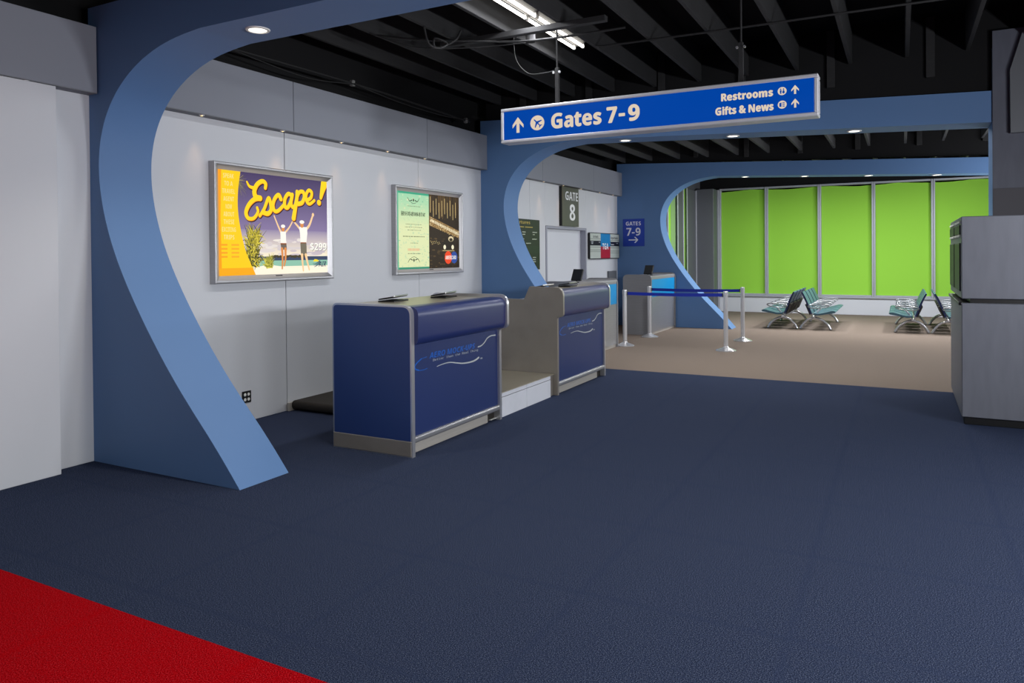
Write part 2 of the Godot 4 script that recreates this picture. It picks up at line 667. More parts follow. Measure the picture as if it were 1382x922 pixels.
func build_windows() -> void:
	var wb := structure("wall_back", "low pale wall below tall windows with black wall above")
	var st := mb()
	box(st, 20.55, 20.75, 0.0, 0.42, -4.45, 3.2, 0.004)
	part("low_wall", st, M.wall, wb)
	st = mb()
	box(st, 20.5, 20.78, 0.42, 0.46, -4.45, 3.2, 0.006)
	part("sill", st, M.mullion, wb)
	st = mb()
	box(st, 20.62, 20.78, 3.33, 4.45, -6.0, 3.2)
	part("upper_wall", st, M.black, wb)
	st = mb()
	box(st, 20.85, 21.0, 0.0, 4.45, -6.0, 3.35)
	part("outer_wall", st, M.black, wb)
	var ws := [-4.43, -3.196, -1.885, -0.628, 0.671, 1.93, 3.19]
	var rng := RandomNumberGenerator.new()
	rng.seed = 5
	for k in 6:
		var o := structure("window_%d" % (k + 1), "tall window backed with bright green cloth")
		var a: float = ws[k] + 0.002
		var b: float = ws[k + 1] - 0.002
		for s in [[a, a + 0.042], [b - 0.042, b]]:
			st = mb()
			box(st, 20.52, 20.66, 0.46, 3.36, s[0], s[1], 0.006)
			part("stile", st, M.mullion, o)
		st = mb()
		box(st, 20.53, 20.66, 3.31, 3.36, a + 0.042, b - 0.042, 0.006)
		part("top_rail", st, M.mullion, o)
		st = mb()
		box(st, 20.53, 20.66, 0.46, 0.505, a + 0.042, b - 0.042, 0.006)
		part("bottom_rail", st, M.mullion, o)
		# green cloth with an uneven top hem
		var poly := PackedVector2Array([Vector2(a + 0.04, 0.49), Vector2(b - 0.04, 0.49)])
		var n := 12
		for i in n + 1:
			var t := float(i) / n
			poly.append(Vector2(lerpf(b - 0.04, a + 0.04, t), 3.285 + 0.018 * sin(t * 5.0 + k * 1.7) + rng.randf_range(-0.004, 0.004)))
		st = mb()
		slab_wy(st, poly, 20.60, 20.615)
		part("green_cloth", st, M.green, o)
	# side windows on the return wall beyond the last arch
	var wc := structure("wall_corner", "grey return wall beside the windows")
	st = mb()
	box(st, 20.0, 20.75, 0.0, 3.33, -4.93, -4.47, 0.008)
	part("pier", st, M.mullion_dark, wc)
	st = mb()
	box(st, 20.45, 20.54, 0.0, 3.33, -4.47, -4.43, 0.004)
	part("cover_strip", st, M.mullion, wc)
	st = mb()
	box(st, 16.25, 20.75, 0.0, 0.42, -5.15, -5.0, 0.004)
	part("low_wall", st, M.wall, wc)
	st = mb()
	box(st, 16.25, 20.75, 3.3, 3.6, -5.15, -4.98, 0.004)
	part("head", st, M.mullion_dark, wc)
	st = mb()
	box(st, 16.25, 20.75, 0.0, 4.3, -5.5, -5.35)
	part("outer_wall", st, M.black, wc)
	for p in [[16.25, 17.24], [18.12, 18.66], [19.02, 19.98]]:
		st = mb()
		box(st, p[0], p[1], 0.42, 3.3, -5.12, -4.94, 0.008)
		part("pier", st, M.mullion_dark, wc)
		for e in p:
			st = mb()
			box(st, e - 0.03, e + 0.03, 0.42, 3.3, -4.94, -4.92, 0.004)
			part("cover_strip", st, M.mullion, wc)
	var k := 7
	for p in [[17.28, 17.66, true], [18.70, 18.98, false]]:
		var o := structure("window_%d" % k, "narrow side window backed with green cloth")
		k += 1
		st = mb()
		box(st, p[0] - 0.03, p[1] + 0.03, 0.43, 3.27, -5.0, -4.985)
		part("green_cloth", st, M.green, o)
		if p[2]:
			st = mb()
			box(st, 17.68, 18.10, 0.43, 3.27, -5.0, -4.985)
			part("pale_blind", st, M.pale_green, o)

# ------------------------------------------------------------------ arches
func arch_curve() -> Array:
	var raw := [[1.54, 0.0], [1.378, 0.213], [1.234, 0.336], [1.085, 0.483], [0.937, 0.625], [0.786, 0.805], [0.631, 0.99], [0.473, 1.203], [0.322, 1.425], [0.228, 1.576], [0.128, 1.773], [0.054, 1.985], [0.017, 2.157], [0.0, 2.34], [0.014, 2.5], [0.062, 2.66], [0.151, 2.815], [0.27, 2.945], [0.436, 3.06], [0.629, 3.146], [0.814, 3.198], [0.993, 3.226], [1.2, 3.234]]
	# even the curve out with a few smoothing passes
	var p := []
	for r in raw:
		p.append(Vector2(r[0], r[1]))
	for it in 3:
		var q := p.duplicate()
		for k in range(1, p.size() - 1):
			q[k] = p[k] * 0.5 + (p[k - 1] + p[k + 1]) * 0.25
		p = q
	return smooth_path(p, 3)

func build_arch(i: int) -> void:
	var a: float = ARCH_U[i]
	var w0: float = [-5.58, -5.30, -4.70][i]
	var slope: float = [0.0, -0.041, -0.047][i]
	var top: float = [3.582, 3.645, 3.625][i]
	var right: float = [3.19, 0.885, 3.19][i]
	var label: String = ["blue painted arch with a swooping foot, framing the lit posters", "blue painted curved arch between the check-in counters and the gate door", "blue painted curved arch in front of the green windows"][i]
	var o := thing("curved_arch", label, "arch", P(a, 0, WALL), 0.0)
	var curve := []
	for c in arch_curve():
		var x: float = c.x
		if i == 1 and c.y < 0.99:
			x = 0.631 + (x - 0.631) * 0.4
		curve.append(Vector2(x + w0 - WALL, c.y))
	var last: Vector2 = curve[-1]
	var end := right - WALL
	var toe: Vector2 = curve[0]
	var yend := last.y + slope * (end - last.x)
	var poly := PackedVector2Array([Vector2(0, 0)])
	for c in curve:
		poly.append(c)
	poly.append(Vector2(end, yend))
	poly.append(Vector2(end, top + slope * end))
	poly.append(Vector2(0, top))
	var skip := []
	# the soffit strip is a part of its own
	for k in range(1, curve.size() + 1):
		skip.append(k)
	var st := mb()
	extrude(st, poly, Vector3.ZERO, Vector3(1, 0, 0), Vector3(0, 1, 0), Vector3(0, 0, -1), 0.0, ARCH_T, true, skip)
	part("arch_face", st, M.blue, o)
	st = mb()
	var inner := curve.duplicate()
	inner.append(Vector2(end, yend))
	var nn := []
	for k in inner.size():
		var d: Vector2 = (inner[mini(k + 1, inner.size() - 1)] - inner[maxi(k - 1, 0)]).normalized()
		nn.append(Vector3(d.y, -d.x, 0))
	for k in inner.size() - 1:
		var p: Vector2 = inner[k]
		var q: Vector2 = inner[k + 1]
		squad(st, [Vector3(p.x, p.y, 0), Vector3(q.x, q.y, 0), Vector3(q.x, q.y, -ARCH_T), Vector3(p.x, p.y, -ARCH_T)], [nn[k], nn[k + 1], nn[k + 1], nn[k]])
	part("soffit", st, M.blue, o)

func soffit_height(i: int, w: float) -> float:
	var slope: float = [0.0, -0.041, -0.047][i]
	var w0: float = [-5.58, -5.30, -4.70][i]
	return 3.234 + slope * (w - (w0 + 1.2))

func build_downlights() -> void:
	var sets := [[0, [-4.06, -2.6, -1.14, 0.32], "round recessed downlight in the arch beside the posters, ", "downlights in the near arch"], [1, [-3.44, -1.96, -0.51], "round recessed downlight in the arch behind the hanging sign, ", "downlights in the middle arch"], [2, [-2.91, -1.745, -0.574, 0.58], "round recessed downlight in the arch before the green windows, ", "downlights in the far arch"]]
	for s in sets:
		for n in s[1].size():
			var w: float = s[1][n]
			var i: int = s[0]
			var y := soffit_height(i, w)
			var u: float = ARCH_U[i] + ARCH_T * 0.5
			var o := thing("downlight", s[2] + ["nearest the wall", "second from the wall", "third from the wall", "fourth from the wall"][n], "downlight", P(u, y, w), 0.0, s[3])
			var st := mb()
			lathe(st, Vector3.ZERO, [Vector2(0.062, -0.002), Vector2(0.066, -0.010), Vector2(0.082, -0.008), Vector2(0.086, 0.0)], 28)
			part("trim_ring", st, M.white, o)
			st = mb()
			lathe(st, Vector3.ZERO, [Vector2(0.0, -0.006), Vector2(0.062, -0.004)], 28)
			part("lamp_lens", st, M.lamp, o)
			var l := SpotLight3D.new()
			l.name = "downlight_beam"
			o.add_child(l, true)
			l.position = Vector3(0, -0.03, 0)
			l.rotation.x = -PI / 2
			l.spot_angle = 62.0
			l.spot_angle_attenuation = 0.6
			l.spot_range = 25.0
			l.spot_attenuation = 2.0
			l.light_energy = 1.6
			l.light_size = 0.06
			l.light_color = Color(1.0, 0.97, 0.92)
			l.shadow_enabled = true
	# small warm lamps under the fascia
	var spots := [[2.2, "on the boxed-out wall panels"], [3.05, "close to the blue arch foot"], [4.56, "just behind the near arch"], [5.54, "over the travel poster"], [6.43, "just past the travel poster"], [7.27, "just before the sepia poster"], [8.07, "over the sepia poster"], [11.73, "over the departures board"], [12.58, "over the near edge of the GATE 8 board"], [13.43, "over the far edge of the GATE 8 board"], [14.44, "over the cyan TGA board"], [15.24, "beside the far arch"]]
	for s in spots:
		var u: float = s[0]
		var o := thing("fascia_lamp", "tiny warm lamp under the grey fascia " + s[1], "lamp", P(u, 2.893, -5.575), 0.0, "fascia lamps")
		var st := mb()
		lathe(st, Vector3.ZERO, [Vector2(0.013, -0.003), Vector2(0.016, -0.008), Vector2(0.023, -0.006), Vector2(0.025, 0.001)], 14)
		part("trim_ring", st, M.silver, o)
		st = mb()
		lathe(st, Vector3.ZERO, [Vector2(0.0, -0.011), Vector2(0.009, -0.008), Vector2(0.013, -0.003)], 14)
		part("lamp_lens", st, M.warm_lamp, o)
		var l := SpotLight3D.new()
		l.name = "fascia_beam"
		o.add_child(l, true)
		l.position = Vector3(0, -0.02, 0)
		l.rotation = Vector3(-PI / 2 + 0.0, 0, 0)
		l.spot_angle = 24.0
		l.spot_angle_attenuation = 1.0
		l.spot_range = 20.0
		l.spot_attenuation = 2.0
		l.light_energy = 0.16
		l.light_size = 0.02
		l.light_color = Color(1.0, 0.78, 0.55)
		l.shadow_enabled = true

# ------------------------------------------------------------------ ceiling lights
func strip_light(u0: float, u1: float, w: float, y: float, label: String, energy: float, group := "", lean := 0.0) -> void:
	var o := thing("strip_light", label, "strip light", P((u0 + u1) / 2, y, w), 0.0, group)
	o.rotation.z = lean
	var h := (u1 - u0) / 2
	var st := mb()
	extrude(st, PackedVector2Array([Vector2(-0.035, 0.0), Vector2(0.035, 0.0), Vector2(0.09, 0.05), Vector2(0.09, 0.085), Vector2(-0.09, 0.085), Vector2(-0.09, 0.05)]), Vector3.ZERO, Vector3(1, 0, 0), Vector3(0, 1, 0), Vector3(0, 0, -1), -h, h)
	part("housing", st, M.fixture, o)
	for s in [-0.055, 0.055]:
		st = mb()
		tube(st, [Vector3(s, -0.018, h - 0.03), Vector3(s, -0.018, -h + 0.03)], 0.016, 10)
		part("fluorescent_tube", st, M.tube, o)
		for e in [-1, 1]:
			st = mb()
			rawbox(st, Transform3D(Basis(), Vector3(s, -0.01, e * (h - 0.015))), Vector3(0.03, 0.05, 0.02), 0.003)
			part("lamp_holder", st, M.white, o)
	if lean == 0.0:
		for e in [-0.7, 0.7]:
			st = mb()
			tube(st, [Vector3(0, 0.08, h * e), Vector3(0, 4.3 - y, h * e)], 0.005, 6)
			part("hanger_rod", st, M.joist, o)
	for x in [-0.055, 0.055]:
		var l := AreaLight3D.new()
		l.name = "strip_glow"
		o.add_child(l, true)
		l.position = Vector3(x, -0.037, 0)
		l.rotation.x = -PI / 2
		l.area_size = Vector2(0.03, 2 * h - 0.06)
		l.light_energy = energy / 2.0
		l.light_color = Color(0.97, 0.98, 1.0)
		l.area_range = 30.0
		l.area_attenuation = 2.0
		l.shadow_enabled = true

func build_fixtures() -> void:
	strip_light(5.32, 6.53, -3.23, 3.97, "twin tube strip light between the joists above the hanging sign", 2.6)
	strip_light(6.55, 7.76, -3.23, 3.97, "twin tube strip light end to end behind a black cross conduit", 2.6)
	strip_light(-1.6, -0.34, -2.0, 3.74, "twin tube strip light hung over the wall side of the red carpet", 4.0)
	strip_light(-0.6, 0.66, 1.3, 3.74, "added fill strip light hung over the aisle side of the red carpet", 4.0)  # unseen strip added on the aisle side for flatter light
	strip_light(10.5, 11.76, -2.8, 3.48, "twin tube strip light hung just behind the middle arch by the counters", 5.0)
	strip_light(10.5, 11.76, -0.4, 3.42, "added fill strip light hung just behind the middle arch by the pillar", 3.0)  # unseen second-row strip, added as fill behind the beam
	strip_light(16.4, 17.66, -2.6, 3.42, "added fill strip light tucked behind the far arch by the corner pier", 8.5)  # three added strips, hidden by the beam, that brighten the window bay
	strip_light(16.4, 17.66, -1.0, 3.34, "added fill strip light tucked behind the middle of the far arch", 8.5)
	strip_light(16.4, 17.66, 0.6, 3.25, "added fill strip light tucked behind the far arch by the kiosk", 7.0)
	# added fill strips on the black side wall, tubes turned to the room
	for k in SIDE_FILL.size():
		strip_light(SIDE_FILL[k][0], SIDE_FILL[k][0] + 1.26, 3.11, SIDE_FILL[k][1], "added fill strip light on the black side wall " + SIDE_FILL[k][3], SIDE_FILL[k][2], "", deg_to_rad(-94))

func cable(label: String, pts: Array, r: float, clips := []) -> void:
	var o := thing("loose_cable", label, "cable", pts[0])
	var st := mb()
	var loc := []
	for p in smooth_path(pts, 5):
		loc.append(p - pts[0])
	tube(st, loc, r, 7)
	part("sheath", st, M.cable, o)
	for c in clips:
		st = mb()
		rawbox(st, Transform3D(Basis(), c - pts[0]), Vector3(0.05, 0.07, 0.05), 0.008)
		part("clip", st, M.fixture, o)

func build_cables() -> void:
	cable("thin black conduit running above the grey fascia over the posters", [P(4.1, 3.54, -5.5), P(6.5, 3.57, -5.5), P(8.0, 3.55, -5.5), P(9.1, 3.53, -5.5)], 0.012, [P(6.54, 3.57, -5.5), P(8.99, 3.53, -5.5)])
	cable("brown loose cable drooping along the conduit above the travel poster", [P(4.1, 3.60, -5.45), P(4.9, 3.52, -5.46), P(5.8, 3.47, -5.46), P(6.5, 3.55, -5.45)], 0.006)
	cable("black cable sagging from the conduit above the second poster", [P(6.5, 3.55, -5.44), P(7.3, 3.50, -5.46), P(8.3, 3.49, -5.46), P(9.0, 3.54, -5.45)], 0.006)
	cable("black cable slung under the joists across to the strip light", [P(6.0, 3.86, -4.74), P(6.15, 3.79, -4.3), P(6.45, 3.78, -3.8), P(6.75, 3.79, -3.3), P(6.95, 3.84, -2.4)], 0.013)
	cable("thin black cable drooping beside the strip light", [P(5.9, 3.86, -4.74), P(6.15, 3.72, -4.35), P(6.5, 3.74, -3.9), P(6.75, 3.78, -3.4)], 0.007)
	cable("thin cable looping down to the hanging sign strut", [P(6.75, 3.86, -3.54), P(6.72, 3.62, -3.5), P(6.70, 3.45, -3.35), P(6.69, 3.43, -3.15), P(6.69, 3.44, -3.05)], 0.005)
	cable("tangled black cable hanging from a joist over the counters", [P(6.0, 3.86, -4.14), P(6.05, 3.70, -4.12), P(6.12, 3.66, -4.05), P(6.2, 3.72, -4.0), P(6.1, 3.76, -4.08), P(6.15, 3.68, -4.1), P(6.25, 3.75, -3.95), P(6.3, 3.86, -3.9)], 0.012)
	cable("long black conduit across the joists above the hanging sign", [P(7.45, 3.84, -2.9), P(7.5, 3.835, -1.6), P(7.55, 3.84, -0.2), P(7.6, 3.84, 1.2)], 0.012)
	var o := thing("cross_brace", "black cross brace below the strip light", "brace", P(6.52, 3.80, -3.55))
	var st := mb()
	box(st, 0.0, 0.07, 0.0, 0.055, -0.75, 1.1, 0.004)
	part("bar", st, M.joist, o)
	st = mb()
	tube(st, [P(0.36, 0.02, 0.14), P(0.36, 0.11, 0.14)], 0.05, 16)
	part("junction_box", st, M.joist, o)

# ------------------------------------------------------------------ counters
func panel_outline(kind: String) -> PackedVector2Array:
	if kind == "plain":
		return rounded([Vector2(-4.25, 0), Vector2(-3.436, 0), Vector2(-3.436, 1.212), Vector2(-4.25, 1.218)], [0.0, 0.0, 0.09, 0.06])
	if kind == "bump":
		return rounded([Vector2(-4.25, 0), Vector2(-3.466, 0), Vector2(-3.466, 0.885), Vector2(-3.378, 0.90), Vector2(-3.378, 1.226), Vector2(-4.25, 1.226)], [0.0, 0.0, 0.02, 0.07, 0.10, 0.06])
	return rounded([Vector2(-4.22, 0), Vector2(-3.468, 0), Vector2(-3.468, 0.885), Vector2(-3.392, 0.90), Vector2(-3.392, 1.228), Vector2(-3.815, 1.240), Vector2(-3.89, 1.085), Vector2(-4.22, 1.095)], [0.0, 0.0, 0.02, 0.07, 0.10, 0.02, 0.02, 0.02])

func logo_image() -> Image:
	var base := Color(0.125, 0.19, 0.385)
	var img := canvas(1432, 760, base)
	var blue := Color(0.02, 0.35, 0.72)
	var pale := Color(0.72, 0.74, 0.74)
	# px = (u - 4.82) * 1000, py = (0.90 - y) * 1000
	stroke(img, [Vector2(245, 124), Vector2(170, 132), Vector2(110, 155), Vector2(78, 180), Vector2(85, 205), Vector2(130, 222), Vector2(200, 226), Vector2(250, 222)], 3.0, 3.0, blue)
	stroke(img, [Vector2(170, 130), Vector2(110, 155), Vector2(80, 180), Vector2(88, 205), Vector2(130, 220)], 6.0, 6.0, blue)
	letters(img, "AERO MOCK-UPS", Rect2(285, 96, 720, 48), blue, "Droid Sans", true, 0.25)
	letters(img, "Better Than the Real Thing", Rect2(335, 154, 735, 26), pale, "Droid Sans Mono", true, 0.15)
	stroke(img, [Vector2(1070, 138), Vector2(1130, 132), Vector2(1190, 108), Vector2(1240, 74), Vector2(1310, 58), Vector2(1397, 60)], 6.0, 6.0, pale)
	stroke(img, [Vector2(395, 226), Vector2(480, 218), Vector2(590, 218), Vector2(700, 238), Vector2(820, 258), Vector2(950, 262), Vector2(1020, 256), Vector2(1080, 240)], 3.0, 9.0, pale)
	letters(img, "TM", Rect2(1105, 246, 40, 14), pale)
	return img

func counter(at: float, length: float, near: String, o: Node3D, near_m: Material, logo: Material) -> void:
	var e := at + length
	# near end panel
	var st := mb()
	var outline := panel_outline(near)
	slab_wy(st, outline, at - 0.018, at + 0.022)
	var np := part("side_panel", st, M.silver if near == "plain" else M.steel, o, "end panel with a bright metal edge")
	st = mb()
	if near == "plain":
		var inn := PackedVector2Array()
		for p in inset(outline, 0.016):
			inn.append(Vector2(p.x, maxf(p.y, 0.13)))
		slab_wy(st, inn, at - 0.021, at - 0.016)
		part("navy_facing", st, M.navy, np)
		st = mb()
		box(st, at - 0.024, at - 0.016, 0.008, 0.127, -4.243, -3.446, 0.002)
		part("kick_strip", st, M.steel, np)
	else:
		slab_wy(st, inset(outline, 0.008), at - 0.022, at - 0.017)
		part("steel_facing", st, M.steel, np)
	# far end panel
	st = mb()
	slab_wy(st, panel_outline("bump" if near == "plain" else "stepped"), e - 0.04, e)
	part("side_panel", st, M.silver, o)
	var a := at + 0.022
	var b := e - 0.04
	# top
	st = mb()
	box(st, a, b, 1.165, 1.198, -4.24 if near == "plain" else -3.86, -3.52, 0.004)
	part("countertop", st, M.steel_top, o)
	if near != "plain":
		st = mb()
		box(st, a, b, 1.03, 1.06, -4.2, -3.56, 0.004)
		part("work_shelf", st, M.steel_top, o)
	# rolled front edge
	st = mb()
	var roll := rounded([Vector2(-3.56, 0.888), Vector2(-3.40, 0.888), Vector2(-3.395, 1.198), Vector2(-3.56, 1.2)], [0.0, 0.075, 0.085, 0.0], 10)
	slab_wy(st, roll, a, b)
	part("rolled_edge", st, M.navy_gloss, o)
	# front panel, rail and kick
	st = mb()
	box(st, a, b, 0.14, 0.888, -3.53, -3.492)
	var fp := part("front_panel", st, M.navy, o)
	st = mb()
	sheet(st, P(a, 0.14, -3.49), P(b, 0.14, -3.49), P(b, 0.888, -3.49), P(a, 0.888, -3.49))
	part("printed_facing", st, logo, fp)
	st = mb()
	slab_wy(st, rounded([Vector2(-3.53, 0.092), Vector2(-3.468, 0.092), Vector2(-3.468, 0.145), Vector2(-3.53, 0.145)], [0.0, 0.02, 0.02, 0.0]), a, b)
	part("bumper_rail", st, M.alu, o)
	st = mb()
	box(st, a, b - 0.16, 0.0, 0.088, -3.56, -3.512, 0.003)
	part("kick_plate", st, M.kick, o)
	st = mb()
	box(st, b - 0.158, b, 0.0, 0.088, -3.60, -3.53, 0.003)
	part("kick_block", st, M.rubber, o)
	# back shelf and body inside
	st = mb()
	box(st, a, b, 0.45, 0.48, -4.22, -3.54)
	part("shelf", st, M.podium, o)

func build_counters() -> void:
	var logo := print_mat(logo_image(), 0.42)
	var c1 := thing("check_in_counter", "navy check-in counter with a navy end panel and printed emblem", "counter")
	counter(4.78, 1.514, "plain", c1, M.navy, logo)
	var c2 := thing("check_in_counter", "navy check-in counter with a stepped stainless steel end panel", "counter")
	counter(7.636, 1.514, "stepped", c2, M.steel, logo)
	# hinged black pads lying on the tops
	for d in [[5.36, -4.06, 0.2, "thin black tilted pad on the counter near its navy end panel"], [6.02, -3.95, 0.2, "thin black tilted pad at the far end of the counter with the navy end panel"], [7.86, -3.76, 0.0, "flat black pad on the counter with the steel end panel"], [8.55, -3.74, 0.1, "black keypad with curved wooden rest on the steel-ended counter"]]:
		var o := thing("counter_pad", d[3], "keypad", P(d[0], 1.198, d[1]), d[2])
		var st := mb()
		rawbox(st, Transform3D(Basis(), Vector3(0, 0.006, 0)), Vector3(0.16, 0.012, 0.30), 0.003)
		part("base", st, M.black_plastic, o)
		st = mb()
		var tilt := Basis(Vector3(0, 0, 1), 0.16)
		rawbox(st, Transform3D(tilt, Vector3(-0.005, 0.034, 0)), Vector3(0.15, 0.012, 0.29), 0.004)
		part("tilted_top", st, M.black_plastic, o)
		st = mb()
		rawbox(st, Transform3D(tilt, Vector3(0.07, 0.052, 0)), Vector3(0.02, 0.014, 0.29), 0.005)
		part("silver_lip", st, M.silver, o)
	# scrap of paper under the first counter
	var sc := thing("paper_scrap", "small white scrap of paper on the carpet by the counter", "paper", P(6.2, 0.0, -3.53))
	var st2 := mb()
	rawbox(st2, Transform3D(Basis(Vector3(0, 0, 1), 0.15), Vector3(0, 0.012, 0)), Vector3(0.05, 0.006, 0.11), 0.001)
	part("sheet", st2, M.white, sc)

func build_scale() -> void:
	var o := thing("baggage_platform", "low white baggage platform with a tan top between the two counters", "platform", P(6.3, 0, -3.5))
	var st := mb()
	box(st, 0.002, 1.2, 0.0, 0.236, -0.75, -0.012)
	part("base_box", st, M.seam, o)
	for k in 2:
		st = mb()
		var a := 0.004 + k * 0.603
		var b := 0.600 if k == 0 else 1.196
		box(st, a, b, 0.0, 0.194, -0.012, 0.0, 0.001)
		part("front_panel", st, M.white_lam, o)
		st = mb()
		box(st, a, b, 0.2, 0.238, -0.012, 0.0, 0.002)
		part("top_strip", st, M.white_lam, o)
	st = mb()
	box(st, 0.002, 1.3, 0.238, 0.246, -0.75, 0.002, 0.002)
	part("top_plate", st, M.steel_top, o)
	st = mb()
	box(st, 1.21, 1.31, 0.0, 0.236, -0.09, -0.02, 0.004)
	part("corner_post", st, M.steel, o)

func build_conveyor() -> void:
	var o := thing("baggage_conveyor", "low dark rubber baggage conveyor along the wall behind the counters", "conveyor", P(5.66, 0, WALL + 0.01))
	var st := mb()
	slab_uy(st, rounded([Vector2(0.02, 0.012), Vector2(3.9, 0.012), Vector2(3.9, 0.102), Vector2(0.02, 0.102)], [0.044]), 0.03, 0.84)
	part("belt", st, M.rubber, o)
	st = mb()
	box(st, -0.02, 3.92, 0.0, 0.09, 0.0, 0.03, 0.004)
	part("side_rail", st, M.kick, o)
	st = mb()
	box(st, -0.02, 3.92, 0.0, 0.09, 0.84, 0.87, 0.004)
	part("side_rail", st, M.kick, o)
	st = mb()
	tube(st, [P(0.06, 0.057, 0.03), P(0.06, 0.057, 0.84)], 0.03, 12)
	part("end_roller", st, M.silver, o)

# ------------------------------------------------------------------ kiosk bank and pillar
func build_kiosk() -> void:
	var o := thing("kiosk_bank", "grey metal twin kiosk with dark screens facing the aisle", "kiosk", P(7.95, 0, 0.485))
	var L := 1.70
	var st := mb()
	box(st, 0.02, L, 0.0, 0.07, 0.02, 1.3, 0.004)
	part("plinth", st, M.black_plastic, o)
	st = mb()
	box(st, 0.0, L, 0.07, 1.125, 0.0, 1.32, 0.006)
	part("lower_cabinet", st, M.grey, o)
	st = mb()
	box(st, 0.03, L - 0.02, 1.125, 1.165, 0.07, 1.3)
	part("shadow_gap", st, M.black_plastic, o)
	st = mb()
	box(st, 0.0, L, 1.165, 1.925, 0.0, 1.32, 0.006)
	var up := part("upper_cabinet", st, M.grey, o)
	for k in 2:
		var a := 0.09 + k * 0.82
		var b := a + 0.70
		st = mb()
		box(st, a, b, 1.23, 1.68, -0.012, 0.003, 0.004)
		part("screen", st, M.dark_glass, up)
		st = mb()
		box(st, a, b, 1.76, 1.85, -0.012, 0.003, 0.004)
		part("screen", st, M.dark_glass, up)
		for y in [1.735, 1.865]:
			st = mb()
			box(st, a, b, y, y + 0.022, -0.013, 0.003, 0.004)
			part("label_strip", st, M.white, up)
	st = mb()
	box(st, 0.06, L, 1.10, 1.13, -0.02, 0.07, 0.004)
	part("ledge", st, M.black_plastic, o)

func build_pillar() -> void:
	var o := thing("grey_pillar", "tall grey clad pillar rising behind the kiosk", "pillar", P(9.67, 0, 0.887))
	var st := mb()
	box(st, 0.0, 0.012, 0.0, 4.03, 0.0, 1.6, 0.003)
	part("front_cladding", st, M.pillar, o)
	st = mb()
	box(st, 0.014, 0.48, 0.0, 3.85, 0.004, 1.596)
	part("core", st, M.blue, o)
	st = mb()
	box(st, -0.012, 0.0, 1.93, 2.29, 0.003, 1.597, 0.002)  # shade above the kiosk, painted as a dark band
	part("shade_band", st, M.pillar_shade, o)
	var d := thing("hanging_display", "dark grey box hung on the face of the tall pillar", "display", P(9.66, 0, 0.887))
	st = mb()
	extrude(st, PackedVector2Array([Vector2(0.16, 2.885), Vector2(1.2, 2.885), Vector2(1.2, 3.56), Vector2(1.1, 3.97), Vector2(0.27, 3.97), Vector2(0.155, 3.565)]), Vector3.ZERO, Vector3(1, 0, 0), Vector3(0, 1, 0), Vector3(0, 0, 1), -0.008, 0.06)
	part("case", st, M.mullion_dark, d)

# ------------------------------------------------------------------ podiums
func build_podiums() -> void:
	for k in 2:
		var u: float = [10.34, 14.0][k]
		var lab: String = ["grey gate podium with a cyan band behind the steel-ended counter", "grey gate podium with a cyan band beside the blue gates sign"][k]
		var o := thing("gate_podium", lab, "podium", P(u, 0, -4.925))
		var L := 1.735
		var prof := rounded([Vector2(0, 0), Vector2(0.585, 0), Vector2(0.585, 1.19), Vector2(0, 1.19)], [0, 0, 0.10, 0.10], 8)
		for s in [0.0, L - 0.03]:
			var st := mb()
			extrude(st, prof, Vector3.ZERO, Vector3(1, 0, 0), Vector3(0, 1, 0), Vector3(0, 0, -1), s, s + 0.03)
			part("end_panel", st, M.podium, o)
		var st := mb()
		box(st, 0.03, L - 0.03, 0.05, 0.745, 0.53, 0.565)
		part("front_panel", st, M.alu, o)
		st = mb()
		box(st, 0.03, L - 0.03, 0.745, 1.09, 0.53, 0.57)
		part("cyan_band", st, M.cyan, o)
		st = mb()
		extrude(st, rounded([Vector2(0.02, 1.12), Vector2(0.53, 1.09), Vector2(0.572, 1.09), Vector2(0.572, 1.165), Vector2(0.02, 1.165)], [0, 0, 0, 0.07, 0.03]), Vector3.ZERO, Vector3(1, 0, 0), Vector3(0, 1, 0), Vector3(0, 0, -1), 0.03, L - 0.03)
		part("top", st, M.podium, o)
		st = mb()
		box(st, 0.03, L - 0.03, 0.0, 0.05, 0.5, 0.55)
		part("kick_plate", st, M.kick, o)
		# monitor standing on the top
		var mlab: String = ["small black tilted monitor on the podium behind the counters", "small black tilted monitor on the podium by the gates sign"][k]
		var m := thing("monitor", mlab, "monitor", P(u + 0.28, 1.165, -4.48), 0.0)
		st = mb()
		rawbox(st, Transform3D(Basis(), Vector3(-0.02, 0.006, 0)), Vector3(0.16, 0.012, 0.18), 0.004)
		part("foot", st, M.black_plastic, m)
		st = mb()
		tube(st, [Vector3(-0.03, 0.01, -0.03), Vector3(-0.02, 0.09, -0.02)], 0.014, 8)
		part("neck", st, M.black_plastic, m)
		st = mb()
		var tb := Basis(Vector3(0, 1, 0), -0.35) * Basis(Vector3(1, 0, 0), -0.35)
		rawbox(st, Transform3D(tb, Vector3(0, 0.115, 0)), Vector3(0.21, 0.19, 0.03), 0.006)
		var cs := part("case", st, M.black_plastic, m)
		st = mb()
		rawbox(st, Transform3D(tb, Vector3(0, 0.115, 0) + tb * Vector3(0, 0, 0.016)), Vector3(0.185, 0.165, 0.004), 0.001)
		part("screen", st, M.dark_glass, cs)

# ------------------------------------------------------------------ signs
func plane_icon(img: Image, c: Vector2, r: float, col: Color, turn: float) -> void:
	var pts := [[0, -0.85], [0.09, -0.7], [0.10, -0.25], [0.78, 0.18], [0.78, 0.33], [0.10, 0.12], [0.07, 0.55], [0.30, 0.74], [0.30, 0.85], [0, 0.76]]
	var poly := []
	for p in pts:
		poly.append(c + (Vector2(p[0], p[1]) * r).rotated(turn))
	for k in range(pts.size() - 1, -1, -1):
		poly.append(c + (Vector2(-pts[k][0], pts[k][1]) * r).rotated(turn))
	poly_fill(img, poly, col)

